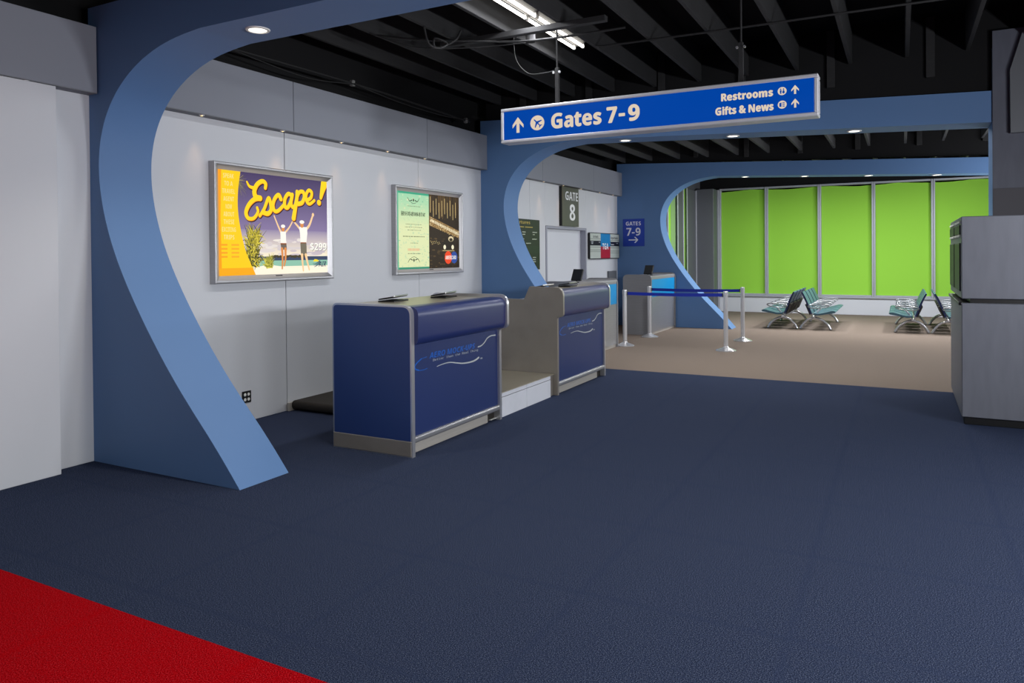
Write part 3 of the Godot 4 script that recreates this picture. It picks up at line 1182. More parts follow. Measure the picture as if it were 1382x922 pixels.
func arrow_up(img: Image, c: Vector2, h: float, col: Color) -> void:
	var s := h / 2.0
	var t := s * 0.20
	poly_fill(img, [c + Vector2(-t, s), c + Vector2(t, s), c + Vector2(t, -s * 0.45), c + Vector2(-t, -s * 0.45)], col)
	poly_fill(img, [c + Vector2(0, -s), c + Vector2(s * 0.75, -s * 0.02), c + Vector2(s * 0.75, s * 0.42), c + Vector2(0, -s * 0.42), c + Vector2(-s * 0.75, s * 0.42), c + Vector2(-s * 0.75, -s * 0.02)], col)

func build_overhead_sign() -> void:
	var U := 6.6
	var w0 := -3.62
	var w1 := -0.61
	var y0 := 2.745
	var y1 := 3.096
	var o := thing("hanging_sign", "long blue lit sign reading Gates 7-9 hung from the ceiling", "sign", P(U, 0, 0))
	var cream := Color(0.98, 0.90, 0.80)
	var blue := Color(0.0, 0.30, 0.72)
	var W := 2048
	var H := 210
	var img := canvas(W, H, blue)
	# positions measured along the face, in thousandths of its width
	arrow_up(img, Vector2(112, 105), 116, cream)
	disc(img, 263, 104, 54, cream)
	plane_icon(img, Vector2(263, 104), 46, blue, -0.78)
	heavy(img, "Gates", Rect2(372, 50, 362, 106), cream, 3)
	heavy(img, "7", Rect2(775, 48, 68, 106), cream, 3)
	heavy(img, "-", Rect2(858, 98, 40, 18), cream, 2)
	heavy(img, "9", Rect2(924, 46, 72, 108), cream, 3)
	heavy(img, "Restrooms", Rect2(1519, 40, 300, 46), cream, 2)
	heavy(img, "Gifts & News", Rect2(1484, 124, 338, 50), cream, 2)
	for k in 2:
		var y := 62 + k * 84
		var cx := 1872
		disc(img, cx, y, 25, cream)
		if k == 0:
			disc(img, cx - 8, y - 12, 4, blue)
			disc(img, cx + 8, y - 12, 4, blue)
			poly_fill(img, [Vector2(cx - 13, y - 6), Vector2(cx - 3, y - 6), Vector2(cx - 4, y + 16), Vector2(cx - 12, y + 16)], blue)
			poly_fill(img, [Vector2(cx + 5, y - 6), Vector2(cx + 11, y - 6), Vector2(cx + 15, y + 8), Vector2(cx + 11, y + 16), Vector2(cx + 5, y + 16), Vector2(cx, y + 8)], blue)
		else:
			poly_fill(img, [Vector2(cx - 16, y - 10), Vector2(cx - 4, y - 14), Vector2(cx - 4, y + 14), Vector2(cx - 16, y + 12)], blue)
			for j in 4:
				img.fill_rect(Rect2i(cx + 1, y - 14 + j * 8, 13, 4), blue)
		arrow_up(img, Vector2(1944, y - 2), 56, cream)
	var face := print_mat(img, 0.35, 0.75)
	var fr := 0.032
	var st := mb()
	sheet(st, P(0.012, y0 + fr, w0 + fr), P(0.012, y0 + fr, w1 - fr), P(0.012, y1 - fr, w1 - fr), P(0.012, y1 - fr, w0 + fr))
	part("sign_face", st, face, o, "blue face with cream lettering and arrows")
	st = mb()
	box(st, 0.02, 0.16, y0 + 0.004, y1 - 0.004, w0 + 0.004, w1 - 0.004, 0.003)
	part("light_box", st, M.alu, o)
	for b in [[y0, y0 + fr, w0, w1], [y1 - fr, y1, w0, w1]]:
		st = mb()
		box(st, 0.0, 0.17, b[0], b[1], b[2], b[3], 0.007)
		part("frame_rail", st, M.frame, o)
	for b in [[w0, w0 + fr], [w1 - fr, w1]]:
		st = mb()
		box(st, 0.0, 0.17, y0 + fr, y1 - fr, b[0], b[1], 0.007)
		part("frame_stile", st, M.frame, o)
	for w in [-3.02, -1.245]:
		st = mb()
		box(st, 0.07, 0.10, y1, 3.46, w - 0.02, w + 0.02, 0.003)
		part("hanger_strut", st, M.joist, o)
		for s in [-0.032, 0.032]:
			st = mb()
			tube(st, [P(0.06, 3.415, w + s), P(0.075, 3.415, w + s)], 0.012, 8)
			part("bolt", st, M.silver, o)
		st = mb()
		tube(st, [P(0.085, 3.44, w), P(0.085, 3.95, w)], 0.009, 8)
		part("hanger_rod", st, M.joist, o)

func escape_strokes() -> Array:
	return [
		[[Vector2(232, 62), Vector2(255, 92), Vector2(300, 100)], 4, 9],
		[[Vector2(392, 92), Vector2(395, 62), Vector2(366, 48), Vector2(322, 72), Vector2(296, 118), Vector2(306, 158), Vector2(344, 166)], 9, 14],
		[[Vector2(344, 166), Vector2(296, 176), Vector2(248, 216), Vector2(222, 268), Vector2(240, 306), Vector2(288, 304), Vector2(324, 262), Vector2(318, 232)], 13, 7],
		[[Vector2(340, 286), Vector2(380, 236), Vector2(420, 160), Vector2(440, 206), Vector2(440, 244), Vector2(412, 268), Vector2(374, 262)], 8, 12],
		[[Vector2(534, 160), Vector2(512, 132), Vector2(478, 158), Vector2(460, 204), Vector2(472, 244), Vector2(506, 244), Vector2(556, 204)], 11, 9],
		[[Vector2(636, 128), Vector2(604, 118), Vector2(572, 156), Vector2(570, 206), Vector2(596, 216), Vector2(628, 172), Vector2(642, 122)], 10, 11],
		[[Vector2(642, 122), Vector2(630, 182), Vector2(648, 212), Vector2(676, 186)], 11, 8],
		[[Vector2(690, 96), Vector2(688, 140), Vector2(672, 210), Vector2(654, 290)], 10, 14],
		[[Vector2(684, 150), Vector2(712, 100), Vector2(750, 94), Vector2(762, 128), Vector2(740, 172), Vector2(700, 184)], 9, 12],
		[[Vector2(790, 154), Vector2(830, 130), Vector2(838, 92), Vector2(808, 78), Vector2(782, 112), Vector2(786, 160), Vector2(816, 178), Vector2(864, 150)], 10, 8],
		[[Vector2(972, 18), Vector2(952, 70), Vector2(934, 126)], 25, 9],
		[[Vector2(914, 162), Vector2(915, 163)], 15, 15],
	]

func beach_poster() -> Image:
	var W := 1000
	var H := 690
	var img := canvas(W, H, Color(0.3, 0.25, 0.4))
	for y in H:
		var t := float(y) / H
		var c: Color
		if t < 0.55:
			c = Color(0.27, 0.22, 0.38).lerp(Color(0.52, 0.46, 0.62), t / 0.55)
		elif t < 0.82:
			c = Color(0.55, 0.50, 0.64).lerp(Color(0.98, 0.93, 0.82), pow((t - 0.55) / 0.27, 0.7))
		elif t < 0.86:
			c = Color(0.20, 0.26, 0.38)
		elif t < 0.92:
			c = Color(0.55, 0.75, 0.66)
		else:
			c = Color(0.98, 0.94, 0.84)
		img.fill_rect(Rect2i(0, y, W, 1), c)
	var rng := RandomNumberGenerator.new()
	rng.seed = 8
	for k in 46: # clouds
		var x := rng.randf_range(200, 1000)
		var y := rng.randf_range(440, 560)
		disc(img, x, y, rng.randf_range(20, 80), Color(0.93, 0.90, 0.86).lerp(Color(0.75, 0.70, 0.74), rng.randf()), rng.randf_range(5, 14))
	for k in 60: # island trees
		disc(img, rng.randf_range(440, 780), rng.randf_range(560, 572), rng.randf_range(6, 14), Color(0.25, 0.22, 0.12), 6)
	# beach
	poly_fill(img, [Vector2(280, 690), Vector2(280, 640), Vector2(420, 622), Vector2(640, 650), Vector2(1000, 640), Vector2(1000, 690)], Color(0.99, 0.95, 0.86))
	# screw palms
	for k in 300:
		var base := Vector2(rng.randf_range(230, 335), rng.randf_range(400, 640))
		var tip := base + Vector2(rng.randf_range(-60, 75), rng.randf_range(-100, 40))
		var col := Color(0.45, 0.42, 0.05).lerp(Color(0.93, 0.85, 0.30), rng.randf())
		if rng.randf() < 0.25:
			col = Color(0.22, 0.22, 0.05)
		stroke(img, [base, (base + tip) / 2 + Vector2(0, -8), tip], 4, 1, col)
	for k in 110:
		var base := Vector2(rng.randf_range(385, 450), rng.randf_range(590, 645))
		var tip := base + Vector2(rng.randf_range(-45, 45), rng.randf_range(-60, 10))
		stroke(img, [base, tip], 4, 1, Color(0.40, 0.40, 0.08).lerp(Color(0.88, 0.84, 0.35), rng.randf()))
	for k in 40:
		var tip := Vector2(rng.randf_range(170, 235), rng.randf_range(10, 180))
		stroke(img, [Vector2(150, 60), tip], 3, 1, Color(0.75, 0.68, 0.45).lerp(Color(0.25, 0.25, 0.15), rng.randf()))
	# yellow band
	var band := [Vector2(0, 0), Vector2(180, 0)]
	for p in smooth_path([Vector2(180, 0), Vector2(160, 120), Vector2(156, 250), Vector2(176, 380), Vector2(214, 520), Vector2(262, 620), Vector2(300, 690)], 8):
		band.append(p)
	band.append(Vector2(0, 690))
	poly_fill(img, band, Color(1.0, 0.80, 0.04))
	poly_fill(img, [Vector2(0, 0), Vector2(26, 0), Vector2(16, 300), Vector2(22, 690), Vector2(0, 690)], Color(1.0, 0.62, 0.05))
	poly_fill(img, [Vector2(0, 640), Vector2(276, 640), Vector2(300, 690), Vector2(0, 690)], Color(0.97, 0.66, 0.03))
	var pale := Color(1.0, 0.88, 0.55)
	var words := ["SPEAK", "TO A", "TRAVEL", "AGENT", "NOW", "ABOUT", "THESE", "EXCITING", "TRIPS"]
	for k in words.size():
		var wd: float = mini(words[k].length() * 17, 110)
		letters(img, words[k], Rect2(82 - wd / 2, 22 + k * 50, wd, 30), pale)
	for k in 4:
		img.fill_rect(Rect2i(16, 482 + k * 26, 52, 11), Color(0.96, 0.62, 0.10))
		img.fill_rect(Rect2i(100, 482 + k * 26, 62, 11), Color(0.97, 0.66, 0.12))
	# the two leaping people: skin, clothes, hats
	var skin := Color(0.86, 0.55, 0.30)
	var skin2 := Color(0.97, 0.80, 0.60)
	var wht := Color(0.98, 0.96, 0.92)
	stroke(img, [Vector2(532, 395), Vector2(505, 350), Vector2(470, 282)], 8, 5, skin2)
	stroke(img, [Vector2(572, 395), Vector2(610, 360), Vector2(648, 308)], 8, 5, skin2)
	poly_fill(img, [Vector2(526, 390), Vector2(578, 390), Vector2(580, 478), Vector2(528, 478)], wht)
	poly_fill(img, [Vector2(526, 476), Vector2(582, 474), Vector2(586, 520), Vector2(556, 518), Vector2(534, 516)], Color(0.42, 0.38, 0.34))
	img.fill_rect(Rect2i(526, 472, 56, 9), Color(0.55, 0.28, 0.10))
	stroke(img, [Vector2(540, 512), Vector2(544, 580), Vector2(540, 652)], 11, 6, skin)
	stroke(img, [Vector2(572, 512), Vector2(572, 580), Vector2(560, 632)], 11, 6, skin)
	disc(img, 552, 372, 15, skin, 18)
	disc(img, 552, 352, 20, wht, 12)
	stroke(img, [Vector2(722, 370), Vector2(692, 345), Vector2(648, 308)], 10, 6, skin2)
	stroke(img, [Vector2(772, 372), Vector2(812, 335), Vector2(848, 262)], 12, 8, skin2)
	disc(img, 850, 258, 12, skin2, 14)
	poly_fill(img, [Vector2(706, 352), Vector2(788, 352), Vector2(790, 400), Vector2(778, 472), Vector2(720, 472), Vector2(716, 400)], wht)
	img.fill_rect(Rect2i(720, 464, 58, 9), Color(0.55, 0.28, 0.10))
	poly_fill(img, [Vector2(718, 472), Vector2(780, 470), Vector2(782, 560), Vector2(752, 556), Vector2(724, 564)], Color(0.45, 0.42, 0.36))
	stroke(img, [Vector2(734, 556), Vector2(738, 610), Vector2(746, 672)], 12, 6, skin2)
	stroke(img, [Vector2(772, 556), Vector2(788, 610), Vector2(806, 666)], 12, 6, skin2)
	disc(img, 736, 338, 17, skin, 20)
	disc(img, 736, 316, 24, wht, 13)
	# fare and airline mark
	letters(img, "$299", Rect2(822, 468, 172, 62), Color(0.55, 0.55, 0.52))
	letters(img, "$299", Rect2(818, 464, 172, 62), Color(0.99, 0.98, 0.94))
	poly_fill(img, [Vector2(846, 606), Vector2(862, 588), Vector2(890, 590), Vector2(912, 606)], Color(0.98, 0.85, 0.15))
	for k in 3:
		stroke(img, [Vector2(842 + k * 8, 622 + k * 12), Vector2(876, 620 + k * 10), Vector2(918, 602 + k * 10)], 1, 4, Color(0.12, 0.20, 0.35))
	letters(img, "AIR", Rect2(904, 606, 76, 38), Color(0.12, 0.17, 0.32), "Droid Sans", true, 0.3)
	# script title
	for s in escape_strokes():
		stroke(img, s[0], s[1] * 1.35 + 4, s[2] * 1.35 + 4, Color(0.10, 0.07, 0.10), Vector2(6, 7))
	for s in escape_strokes():
		stroke(img, s[0], s[1] * 1.35 + 2, s[2] * 1.35 + 2, Color(0.95, 0.52, 0.04), Vector2(2, 2))
	for s in escape_strokes():
		stroke(img, s[0], s[1] * 1.35, s[2] * 1.35, Color(1.0, 0.84, 0.05))
	return img

func theatre_poster() -> Image:
	var W := 1000
	var H := 690
	var img := canvas(W, H, Color(0.16, 0.11, 0.06))
	var rng := RandomNumberGenerator.new()
	rng.seed = 21
	# pale document on the left
	for y in H:
		var t := float(y) / H
		img.fill_rect(Rect2i(0, y, 480, 1), Color(0.62, 0.86, 0.70).lerp(Color(0.90, 0.93, 0.72), clampf(t * 2.2, 0.0, 1.0)))
	for k in 240:
		var x := rng.randf_range(0, 478)
		var y := rng.randf_range(0, 690)
		var c := Color(0.45, 0.76, 0.62).lerp(Color(0.90, 0.93, 0.76), rng.randf_range(0.2, 1.0))
		if y > 110 and x > 30 and x < 440:
			c = Color(0.86, 0.91, 0.72).lerp(Color(0.78, 0.88, 0.70), rng.randf())
		img.fill_rect(Rect2i(int(x), int(y), rng.randi_range(3, 30), rng.randi_range(2, 18)).intersection(Rect2i(0, 0, 480, 690)), c)
	img.fill_rect(Rect2i(0, 0, 480, 18), Color(0.22, 0.66, 0.52))
	img.fill_rect(Rect2i(0, 672, 480, 18), Color(0.20, 0.58, 0.46))
	img.fill_rect(Rect2i(0, 0, 16, 690), Color(0.40, 0.74, 0.60))
	var ink := Color(0.16, 0.22, 0.14)
	# scroll ornaments at head and foot
	for s in [[70.0, 1.0], [610.0, -1.0]]:
		var y: float = s[0]
		var d: float = s[1]
		stroke(img, [Vector2(150, y - 20 * d), Vector2(180, y + 10 * d), Vector2(215, y + 2 * d)], 2, 5, ink)
		stroke(img, [Vector2(330, y - 20 * d), Vector2(300, y + 10 * d), Vector2(265, y + 2 * d)], 2, 5, ink)
		disc(img, 240, y, 10, ink, 14)
		stroke(img, [Vector2(200, y + 22 * d), Vector2(240, y + 30 * d), Vector2(280, y + 22 * d)], 2, 2, ink)
	# heading of unreadable blackletter strokes, then lines of small print
	var x := 56.0
	while x < 410.0:
		var h := rng.randf_range(30, 42)
		img.fill_rect(Rect2i(int(x), int(196 - h / 2), 6, int(h)), ink)
		if rng.randf() < 0.6:
			img.fill_rect(Rect2i(int(x), int(196 - h / 2 + rng.randf_range(0, 26)), 15, 5), ink)
		x += rng.randf_range(10, 17)
	for r in [[124, 150, 330, 4], [286, 120, 360, 4], [312, 110, 370, 4], [338, 150, 350, 4], [394, 80, 400, 7], [454, 190, 290, 4], [548, 150, 330, 5]]:
		var q := float(r[1])
		while q < r[2]:
			var ww := rng.randf_range(6, 22)
			img.fill_rect(Rect2i(int(q), r[0], int(ww), r[3]), Color(0.35, 0.38, 0.26))
			q += ww + 6
	for q in range(150, 330, 14):
		img.fill_rect(Rect2i(q, 504, 9, 22), Color(0.93, 0.72, 0.55))
	# sepia night street with a lit marquee and a car
	for k in 90:
		var xx := rng.randf_range(484, 1000)
		img.fill_rect(Rect2i(int(xx), 0, rng.randi_range(3, 14), rng.randi_range(120, 230)), Color(0.10, 0.07, 0.04).lerp(Color(0.45, 0.34, 0.18), rng.randf()))
	for k in 10:
		img.fill_rect(Rect2i(500 + k * 48, 20 + (k * 37) % 60, 8, 150), Color(0.85, 0.74, 0.50))
	poly_fill(img, [Vector2(484, 200), Vector2(1000, 330), Vector2(1000, 400), Vector2(484, 290)], Color(0.55, 0.43, 0.25))
	for k in 150:
		var xx := rng.randf_range(490, 995)
		var yy := 205 + (xx - 484) * 0.25 + rng.randf_range(0, 78)
		img.fill_rect(Rect2i(int(xx), int(yy), rng.randi_range(3, 12), rng.randi_range(3, 10)), Color(0.99, 0.93, 0.74).lerp(Color(0.75, 0.58, 0.32), rng.randf()))
	for k in 22:
		img.fill_rect(Rect2i(510 + k * 22, int(228 + k * 5.6), 12, 28), Color(1.0, 0.95, 0.80))
	for k in 120:
		var xx := rng.randf_range(486, 1000)
		var yy := rng.randf_range(400, 690)
		disc(img, xx, yy, rng.randf_range(4, 30), Color(0.12, 0.09, 0.05).lerp(Color(0.40, 0.31, 0.18), rng.randf()), rng.randf_range(2, 8))
	disc(img, 812, 470, 110, Color(0.13, 0.10, 0.06), 60)
	disc(img, 850, 410, 46, Color(0.90, 0.83, 0.66), 26)
	disc(img, 850, 418, 30, Color(0.18, 0.14, 0.08), 16)
	for dx in [740, 880]:
		disc(img, dx, 490, 22, Color(1.0, 0.96, 0.82))
	img.fill_rect(Rect2i(700, 520, 210, 8), Color(0.75, 0.66, 0.45))
	for k in 12:
		img.fill_rect(Rect2i(500 + k * 14, 430 + (k * 13) % 30, 6, 8), Color(0.95, 0.86, 0.6))
	disc(img, 905, 590, 58, Color(0.16, 0.30, 0.62))
	disc(img, 800, 590, 62, Color(0.95, 0.28, 0.10))
	letters(img, "AMERICARD", Rect2(752, 572, 190, 36), Color(1, 1, 0.98), "Droid Sans", true, 0.0)
	return img

func lightbox(u0: float, u1: float, label: String, img: Image, energy: float) -> void:
	var o := thing("poster_lightbox", label, "lightbox", P(u0, 1.361, WALL))
	var L := u1 - u0
	var H := 1.142
	var f := 0.072
	var d := 0.075
	var st := mb()
	box(st, 0.01, L - 0.01, 0.01, H - 0.01, 0.001, 0.04)
	part("case", st, M.alu, o)
	# mitred frame of rounded rails
	var prof := rounded([Vector2(0, 0), Vector2(f, 0), Vector2(f, d * 0.55), Vector2(f * 0.35, d), Vector2(0, d)], [0, 0, 0.006, 0.03, 0.02], 5)
	for side in 4:
		st = mb()
		var base := [Vector3(0, 0, 0), Vector3(L, 0, 0), Vector3(L, H, 0), Vector3(0, H, 0)]
		var a: Vector3 = base[side]
		var b: Vector3 = base[(side + 1) % 4]
		var along := (b - a).normalized()
		var inward := Vector3(-along.y, along.x, 0)
		var n := prof.size()
		for k in n:
			var p: Vector2 = prof[k]
			var q: Vector2 = prof[(k + 1) % n]
			var e := (q - p).normalized()
			var nn := Vector2(e.y, -e.x)
			var cen := Vector2(f * 0.4, d * 0.5)
			if nn.dot((p + q) / 2 - cen) < 0:
				nn = -nn
			var f3 := func(t: Vector2, s: float) -> Vector3:
				var v: Vector3 = (a + along * t.x if s < 0.5 else b - along * t.x) + inward * t.x
				return P(v.x, v.y, t.y)
			var nv := inward * nn.x
			quad(st, f3.call(p, 0.0), f3.call(p, 1.0), f3.call(q, 1.0), f3.call(q, 0.0), P(nv.x, nv.y, nn.y))
		part("frame_rail", st, M.alu, o)
	st = mb()
	sheet(st, P(f - 0.002, f - 0.002, 0.042), P(L - f + 0.002, f - 0.002, 0.042), P(L - f + 0.002, H - f + 0.002, 0.042), P(f - 0.002, H - f + 0.002, 0.042))
	part("poster", st, print_mat(img, 0.4, energy), o)
	st = mb()
	box(st, L * 0.5 - 0.04, L * 0.5 + 0.05, 0.045, 0.062, d * 0.6, d * 0.75, 0.002)
	part("frame_tag", st, M.black_plastic, o)
	var l := AreaLight3D.new()
	l.name = "poster_glow"
	o.add_child(l, true)
	l.position = P(L / 2, H / 2, d + 0.01)
	l.rotation.y = PI / 2
	l.area_size = Vector2(L - 2 * f, H - 2 * f)
	l.light_energy = energy * 0.25
	l.light_color = Color(1.0, 0.93, 0.85)
	l.area_range = 15.0
	l.area_attenuation = 2.0
	l.shadow_enabled = true

func build_lightboxes() -> void:
	lightbox(4.705, 6.31, "glowing travel poster in yellow and purple with two leaping people", beach_poster(), 1.05)
	lightbox(7.455, 9.06, "glowing poster half pale green print and half sepia night street", theatre_poster(), 0.95)

func wall_board(called: String, label: String, category: String, u0: float, u1: float, y0: float, y1: float, thick: float, img: Image, edge: Material, radius := 0.004, energy := 0.0) -> void:
	var o := thing(called, label, category, P(u0, y0, WALL))
	var st := mb()
	var L := u1 - u0
	var H := y1 - y0
	slab_uy(st, rounded([Vector2(0, 0), Vector2(L, 0), Vector2(L, H), Vector2(0, H)], [radius]), 0.0, thick)
	part("board", st, edge, o)
	st = mb()
	var e := maxf(radius * 0.3, 0.003)
	sheet(st, P(e, e, thick + 0.0015), P(L - e, e, thick + 0.0015), P(L - e, H - e, thick + 0.0015), P(e, H - e, thick + 0.0015))
	part("printed_face", st, print_mat(img, 0.4, energy), o)

func build_wall_signs() -> void:
	# gate number board over the door
	var grey := Color(0.34, 0.34, 0.30)
	var img := canvas(512, 470, grey)
	letters(img, "GATE", Rect2(100, 52, 390, 104), Color(0.92, 0.92, 0.94))
	letters(img, "8", Rect2(225, 200, 175, 200), Color(0.95, 0.95, 0.96))
	wall_board("gate_sign", "grey board reading GATE 8 above the pale door", "sign", 12.585, 13.385, 2.14, 2.885, 0.06, img, M.black_plastic)
	# departures board
	img = canvas(600, 800, Color(0.07, 0.10, 0.07))
	letters(img, "Departures", Rect2(30, 24, 380, 66), Color(0.70, 0.60, 0.28))
	img.fill_rect(Rect2i(40, 112, 130, 20), Color(0.70, 0.60, 0.28))
	img.fill_rect(Rect2i(190, 116, 100, 14), Color(0.70, 0.60, 0.28))
	img.fill_rect(Rect2i(310, 116, 150, 14), Color(0.70, 0.60, 0.28))
	var rng := RandomNumberGenerator.new()
	rng.seed = 31
	for row in [160, 195, 232, 268, 304, 372, 600, 634, 668, 702]:
		for col in [40, 170, 250, 330, 450]:
			if rng.randf() < 0.6:
				var x: int = col + rng.randi_range(0, 14)
				for j in rng.randi_range(3, 8):
					img.fill_rect(Rect2i(x, row + rng.randi_range(0, 2), 9, 13), Color(0.86, 0.87, 0.82))
					x += 13
	img.fill_rect(Rect2i(0, 420, 600, 120), Color(0.08, 0.14, 0.09))
	wall_board("departures_board", "dark green departures board beside the gate door", "board", 10.5, 11.675, 1.345, 2.21, 0.03, img, M.black_plastic)
	# airline board
	var pale := Color(0.74, 0.77, 0.74)
	img = canvas(1000, 320, pale)
	letters(img, "Arrivals", Rect2(90, 24, 170, 34), Color(0.12, 0.14, 0.14))
	letters(img, "Departures", Rect2(690, 34, 260, 40), Color(0.12, 0.14, 0.14))
	for r in [[0, 68, 340, 6], [660, 80, 340, 6], [0, 172, 340, 6], [0, 210, 340, 6], [0, 232, 340, 5], [660, 180, 340, 6], [660, 224, 340, 6], [660, 250, 340, 5]]:
		img.fill_rect(Rect2i(r[0], r[1], r[2], r[3]), Color(0.42, 0.45, 0.43))
	img.fill_rect(Rect2i(0, 94, 340, 62), Color(0.05, 0.05, 0.09))
	img.fill_rect(Rect2i(660, 102, 340, 60), Color(0.05, 0.05, 0.09))
	for r in [[30, 104, 70, 12], [40, 122, 50, 14], [280, 108, 40, 10], [676, 116, 18, 12], [690, 134, 120, 14], [900, 118, 60, 10]]:
		img.fill_rect(Rect2i(r[0], r[1], r[2], r[3]), Color(0.7, 0.72, 0.74))
	img.fill_rect(Rect2i(340, 0, 335, 168), Color(0.05, 0.50, 0.74))
	img.fill_rect(Rect2i(340, 168, 335, 152), Color(0.66, 0.07, 0.17))
	letters(img, "TGA", Rect2(400, 126, 210, 80), Color(0.95, 0.95, 0.95))
	wall_board("airline_board", "white arrivals board with a cyan and red TGA centre", "board", 13.985, 15.74, 1.50, 2.05, 0.05, img, M.black_plastic, 0.05)
	# blue gates sign on the face of the last arch
	img = canvas(420, 500, Color(0.03, 0.22, 0.66))
	var lt := Color(0.90, 0.90, 0.93)
	letters(img, "GATES", Rect2(58, 48, 300, 70), lt)
	letters(img, "7-9", Rect2(66, 162, 284, 144), lt)
	img.fill_rect(Rect2i(112, 374, 170, 22), lt)
	poly_fill(img, [Vector2(220, 330), Vector2(250, 330), Vector2(306, 385), Vector2(250, 440), Vector2(220, 440), Vector2(276, 385)], lt)
	var o := thing("gates_sign", "blue sign reading GATES 7-9 with an arrow on the blue arch", "sign", P(ARCH_U[2], 1.77, -5.533))
	var st := mb()
	box(st, -0.012, 0.0, 0.0, 0.61, 0.0, 0.495, 0.002)
	part("plate", st, M.belt, o)
	st = mb()
	sheet(st, P(-0.0135, 0.003, 0.003), P(-0.0135, 0.003, 0.492), P(-0.0135, 0.607, 0.492), P(-0.0135, 0.607, 0.003))
	part("printed_face", st, print_mat(img, 0.3), o)
	# outlet
	o = thing("wall_outlet", "black four-socket outlet low on the wall by the arch foot", "outlet", P(5.06, 0.182, WALL))
	st = mb()
	box(st, 0.0, 0.112, 0.0, 0.116, 0.0, 0.008, 0.003)
	part("plate", st, M.black_plastic, o)
	for p in [[0.034, 0.034], [0.078, 0.034], [0.034, 0.082], [0.078, 0.082]]:
		st = mb()
		lathe(st, P(p[0], p[1], 0.008), [Vector2(0.0, 0.003), Vector2(0.014, 0.003), Vector2(0.016, 0.0)], 14, Basis(Vector3(0, 0, 1), -PI / 2))
		part("socket", st, M.white, o)
	# small grey wall box
	o = thing("wall_box", "small grey box on the wall below the TGA board", "box", P(15.1, 1.05, WALL))
	st = mb()
	box(st, 0.0, 0.46, 0.0, 0.18, 0.0, 0.05, 0.006)
	part("case", st, M.mullion_dark, o)

# ------------------------------------------------------------------ stanchions
func build_stanchions() -> void:
	var spots := [[12.271, -2.555, "silver barrier post in front holding the free end of the belt"], [13.78, -2.567, "silver barrier post at the open end of the rear belt"], [12.245, -4.278, "silver barrier post beside the podium behind the counters"], [13.727, -4.298, "silver barrier post against the podium by the gates sign"]]
	for s in spots:
		var o := thing("barrier_post", s[2], "barrier post", P(s[0], 0, s[1]), 0.0, "queue barrier posts")
		var st := mb()
		lathe(st, Vector3.ZERO, [Vector2(0.165, 0.0), Vector2(0.165, 0.01), Vector2(0.14, 0.022), Vector2(0.08, 0.045), Vector2(0.045, 0.06), Vector2(0.038, 0.075), Vector2(0.0, 0.075)], 28)
		part("base", st, M.chrome, o)
		st = mb()
		lathe(st, Vector3.ZERO, [Vector2(0.036, 0.07), Vector2(0.036, 0.90)], 20)
		part("post", st, M.post, o)
		st = mb()
		lathe(st, Vector3.ZERO, [Vector2(0.036, 0.90), Vector2(0.039, 0.902), Vector2(0.039, 0.965), Vector2(0.034, 0.978), Vector2(0.0, 0.98)], 20)
		part("head", st, M.post, o)
	var ends := [[0, 2, "dark blue belt stretched across the front of the queue lane"], [1, 3, "dark blue belt stretched across the back of the queue lane"]]
	for e in ends:
		var a: Array = spots[e[0]]
		var b: Array = spots[e[1]]
		var pa := P(a[0], 0.915, a[1])
		var pb := P(b[0], 0.915, b[1])
		var o := thing("barrier_belt", e[2], "belt", pb)
		var st := mb()
		var d := pa - pb
		var dir := d.normalized()
		var n := 10
		var side := dir.cross(Vector3.UP).normalized() * 0.002
		for k in n:
			var t0 := lerpf(0.048, d.length() - 0.048, float(k) / n)
			var t1 := lerpf(0.048, d.length() - 0.048, float(k + 1) / n)
			var s0 := -0.010 * sin(PI * k / n)
			var s1 := -0.010 * sin(PI * (k + 1) / n)
			for s in [-1.0, 1.0]:
				quad(st, dir * t0 + Vector3(0, s0 - 0.027, 0) + side * s, dir * t1 + Vector3(0, s1 - 0.027, 0) + side * s, dir * t1 + Vector3(0, s1 + 0.027, 0) + side * s, dir * t0 + Vector3(0, s0 + 0.027, 0) + side * s, side * s)
		part("webbing", st, M.belt, o)
		for t in [0.05, d.length() - 0.05]:
			st = mb()
			rawbox(st, Transform3D(Basis(), dir * t), Vector3(0.012, 0.062, 0.02), 0.002)
			part("belt_clip", st, M.black_plastic, o)

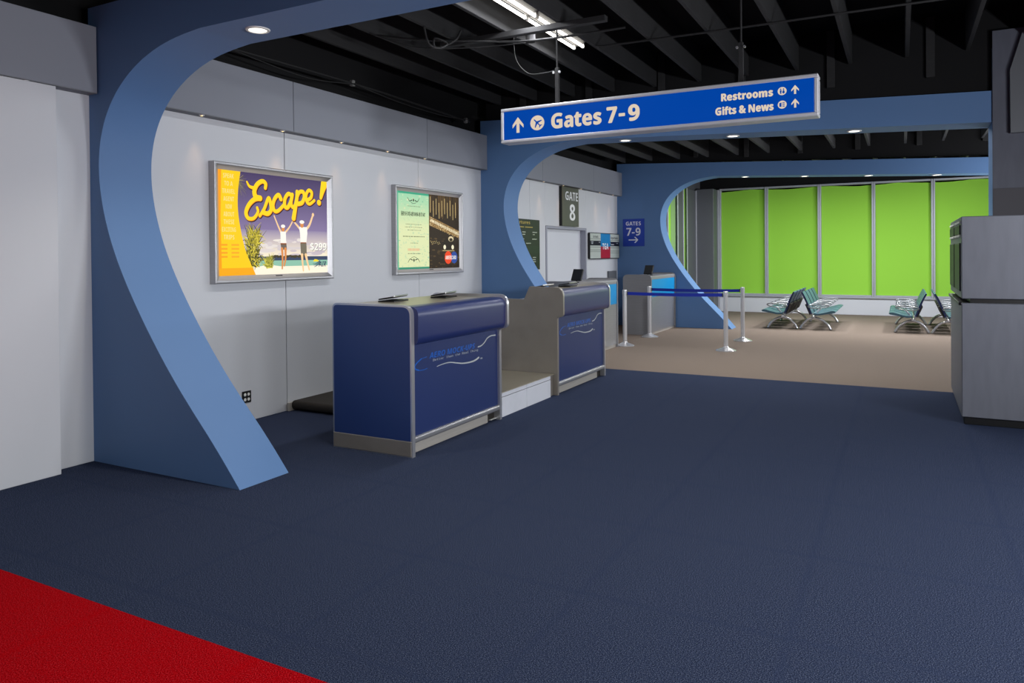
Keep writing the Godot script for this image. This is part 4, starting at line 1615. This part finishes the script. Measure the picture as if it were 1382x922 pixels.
# ------------------------------------------------------------------ seating
func seat_row(label: String, at: Vector3, turn: float) -> Node3D:
	# local x = the way the seats face, z = along the row
	var o := thing("row_seating", label, "seating", at, turn, "rows of airport seats")
	var L := 2.24
	var st := mb()
	rawbox(st, Transform3D(Basis(), Vector3(0, 0.265, 0)), Vector3(0.05, 0.06, L - 0.1), 0.01)
	part("beam", st, M.chrome, o)
	for z in [-0.92, 0.92]:
		st = mb()
		tube(st, smooth_path([Vector3(0.306, 0.012, z), Vector3(0.25, 0.11, z), Vector3(0.13, 0.205, z), Vector3(0.0, 0.238, z), Vector3(-0.12, 0.20, z), Vector3(-0.215, 0.11, z), Vector3(-0.268, 0.012, z)], 4), 0.026, 8)
		var lg := part("leg_frame", st, M.chrome, o)
		for x in [0.306, -0.268]:
			st = mb()
			lathe(st, Vector3(x, 0, z), [Vector2(0.03, 0.0), Vector2(0.03, 0.012), Vector2(0.0, 0.016)], 10)
			part("foot_pad", st, M.black_plastic, lg)
		st = mb()
		tube(st, smooth_path([Vector3(0.0, 0.24, z), Vector3(0.03, 0.30, z), Vector3(0.07, 0.37, z), Vector3(0.125, 0.43, z)], 4), 0.02, 8)
		part("seat_bracket", st, M.chrome, o)
		st = mb()
		tube(st, smooth_path([Vector3(0.0, 0.25, z), Vector3(-0.05, 0.31, z), Vector3(-0.085, 0.42, z), Vector3(-0.12, 0.52, z)], 4), 0.018, 8)
		part("back_bracket", st, M.chrome, o)
	for k in 4:
		var z := -0.84 + k * 0.56
		# seat pad: swept profile
		st = mb()
		var prof := PackedVector2Array()
		var topc := smooth_path([Vector2(0.0, 0.352), Vector2(0.10, 0.342), Vector2(0.22, 0.368), Vector2(0.34, 0.402), Vector2(0.40, 0.398), Vector2(0.42, 0.378)], 4)
		for p in topc:
			prof.append(p)
		prof.append_array(PackedVector2Array([Vector2(0.40, 0.362), Vector2(0.22, 0.330), Vector2(0.10, 0.305), Vector2(0.0, 0.315)]))
		extrude(st, prof, Vector3(0, 0, z), Vector3(1, 0, 0), Vector3(0, 1, 0), Vector3(0, 0, 1), -0.25, 0.25)
		part("seat", st, M.seat, o)
		st = mb()
		prof = PackedVector2Array()
		for p in smooth_path([Vector2(-0.03, 0.335), Vector2(-0.06, 0.42), Vector2(-0.105, 0.55), Vector2(-0.165, 0.69), Vector2(-0.215, 0.785)], 4):
			prof.append(p)
		prof.append_array(PackedVector2Array([Vector2(-0.24, 0.775), Vector2(-0.195, 0.675), Vector2(-0.138, 0.54), Vector2(-0.092, 0.41), Vector2(-0.062, 0.33)]))
		extrude(st, prof, Vector3(0, 0, z), Vector3(1, 0, 0), Vector3(0, 1, 0), Vector3(0, 0, 1), -0.22, 0.22)
		var bk := part("backrest", st, M.seat, o)
		for s in [-0.238, 0.222]:
			st = mb()
			extrude(st, prof, Vector3(0, 0, z), Vector3(1, 0, 0), Vector3(0, 1, 0), Vector3(0, 0, 1), s, s + 0.016)
			part("side_edge", st, M.seat_edge, bk)
		st = mb()
		extrude(st, PackedVector2Array([Vector2(-0.097, 0.39), Vector2(-0.067, 0.315), Vector2(-0.085, 0.315), Vector2(-0.17, 0.52), Vector2(-0.145, 0.54)]), Vector3(0, 0, z), Vector3(1, 0, 0), Vector3(0, 1, 0), Vector3(0, 0, 1), -0.2, 0.2)
		part("back_shell", st, M.seat_back, bk)
	for k in 5:
		var z := -1.12 + k * 0.56
		st = mb()
		var loop := []
		for g in 20:
			var t := TAU * g / 20
			loop.append(Vector3(0.10 + 0.20 * cos(t), 0.50 + 0.042 * sin(t) + 0.012 * cos(t), z))
		tube(st, loop, 0.012, 6, true)
		part("armrest", st, M.arm, o)
	return o

func build_seating() -> void:
	var y := 0.0
	var u := 17.3
	seat_row("row of teal airport seats facing the blue arch foot", P(u, y, -2.216), PI)
	seat_row("row of teal airport seats facing the kiosk side, backing onto another row", P(u, y, -1.608), 0.0)
	seat_row("row of teal airport seats facing the gap between the seat groups", P(u + 0.05, y, 0.185), PI)
	seat_row("row of teal airport seats partly hidden behind the kiosk", P(u + 0.05, y, 0.785), 0.0)
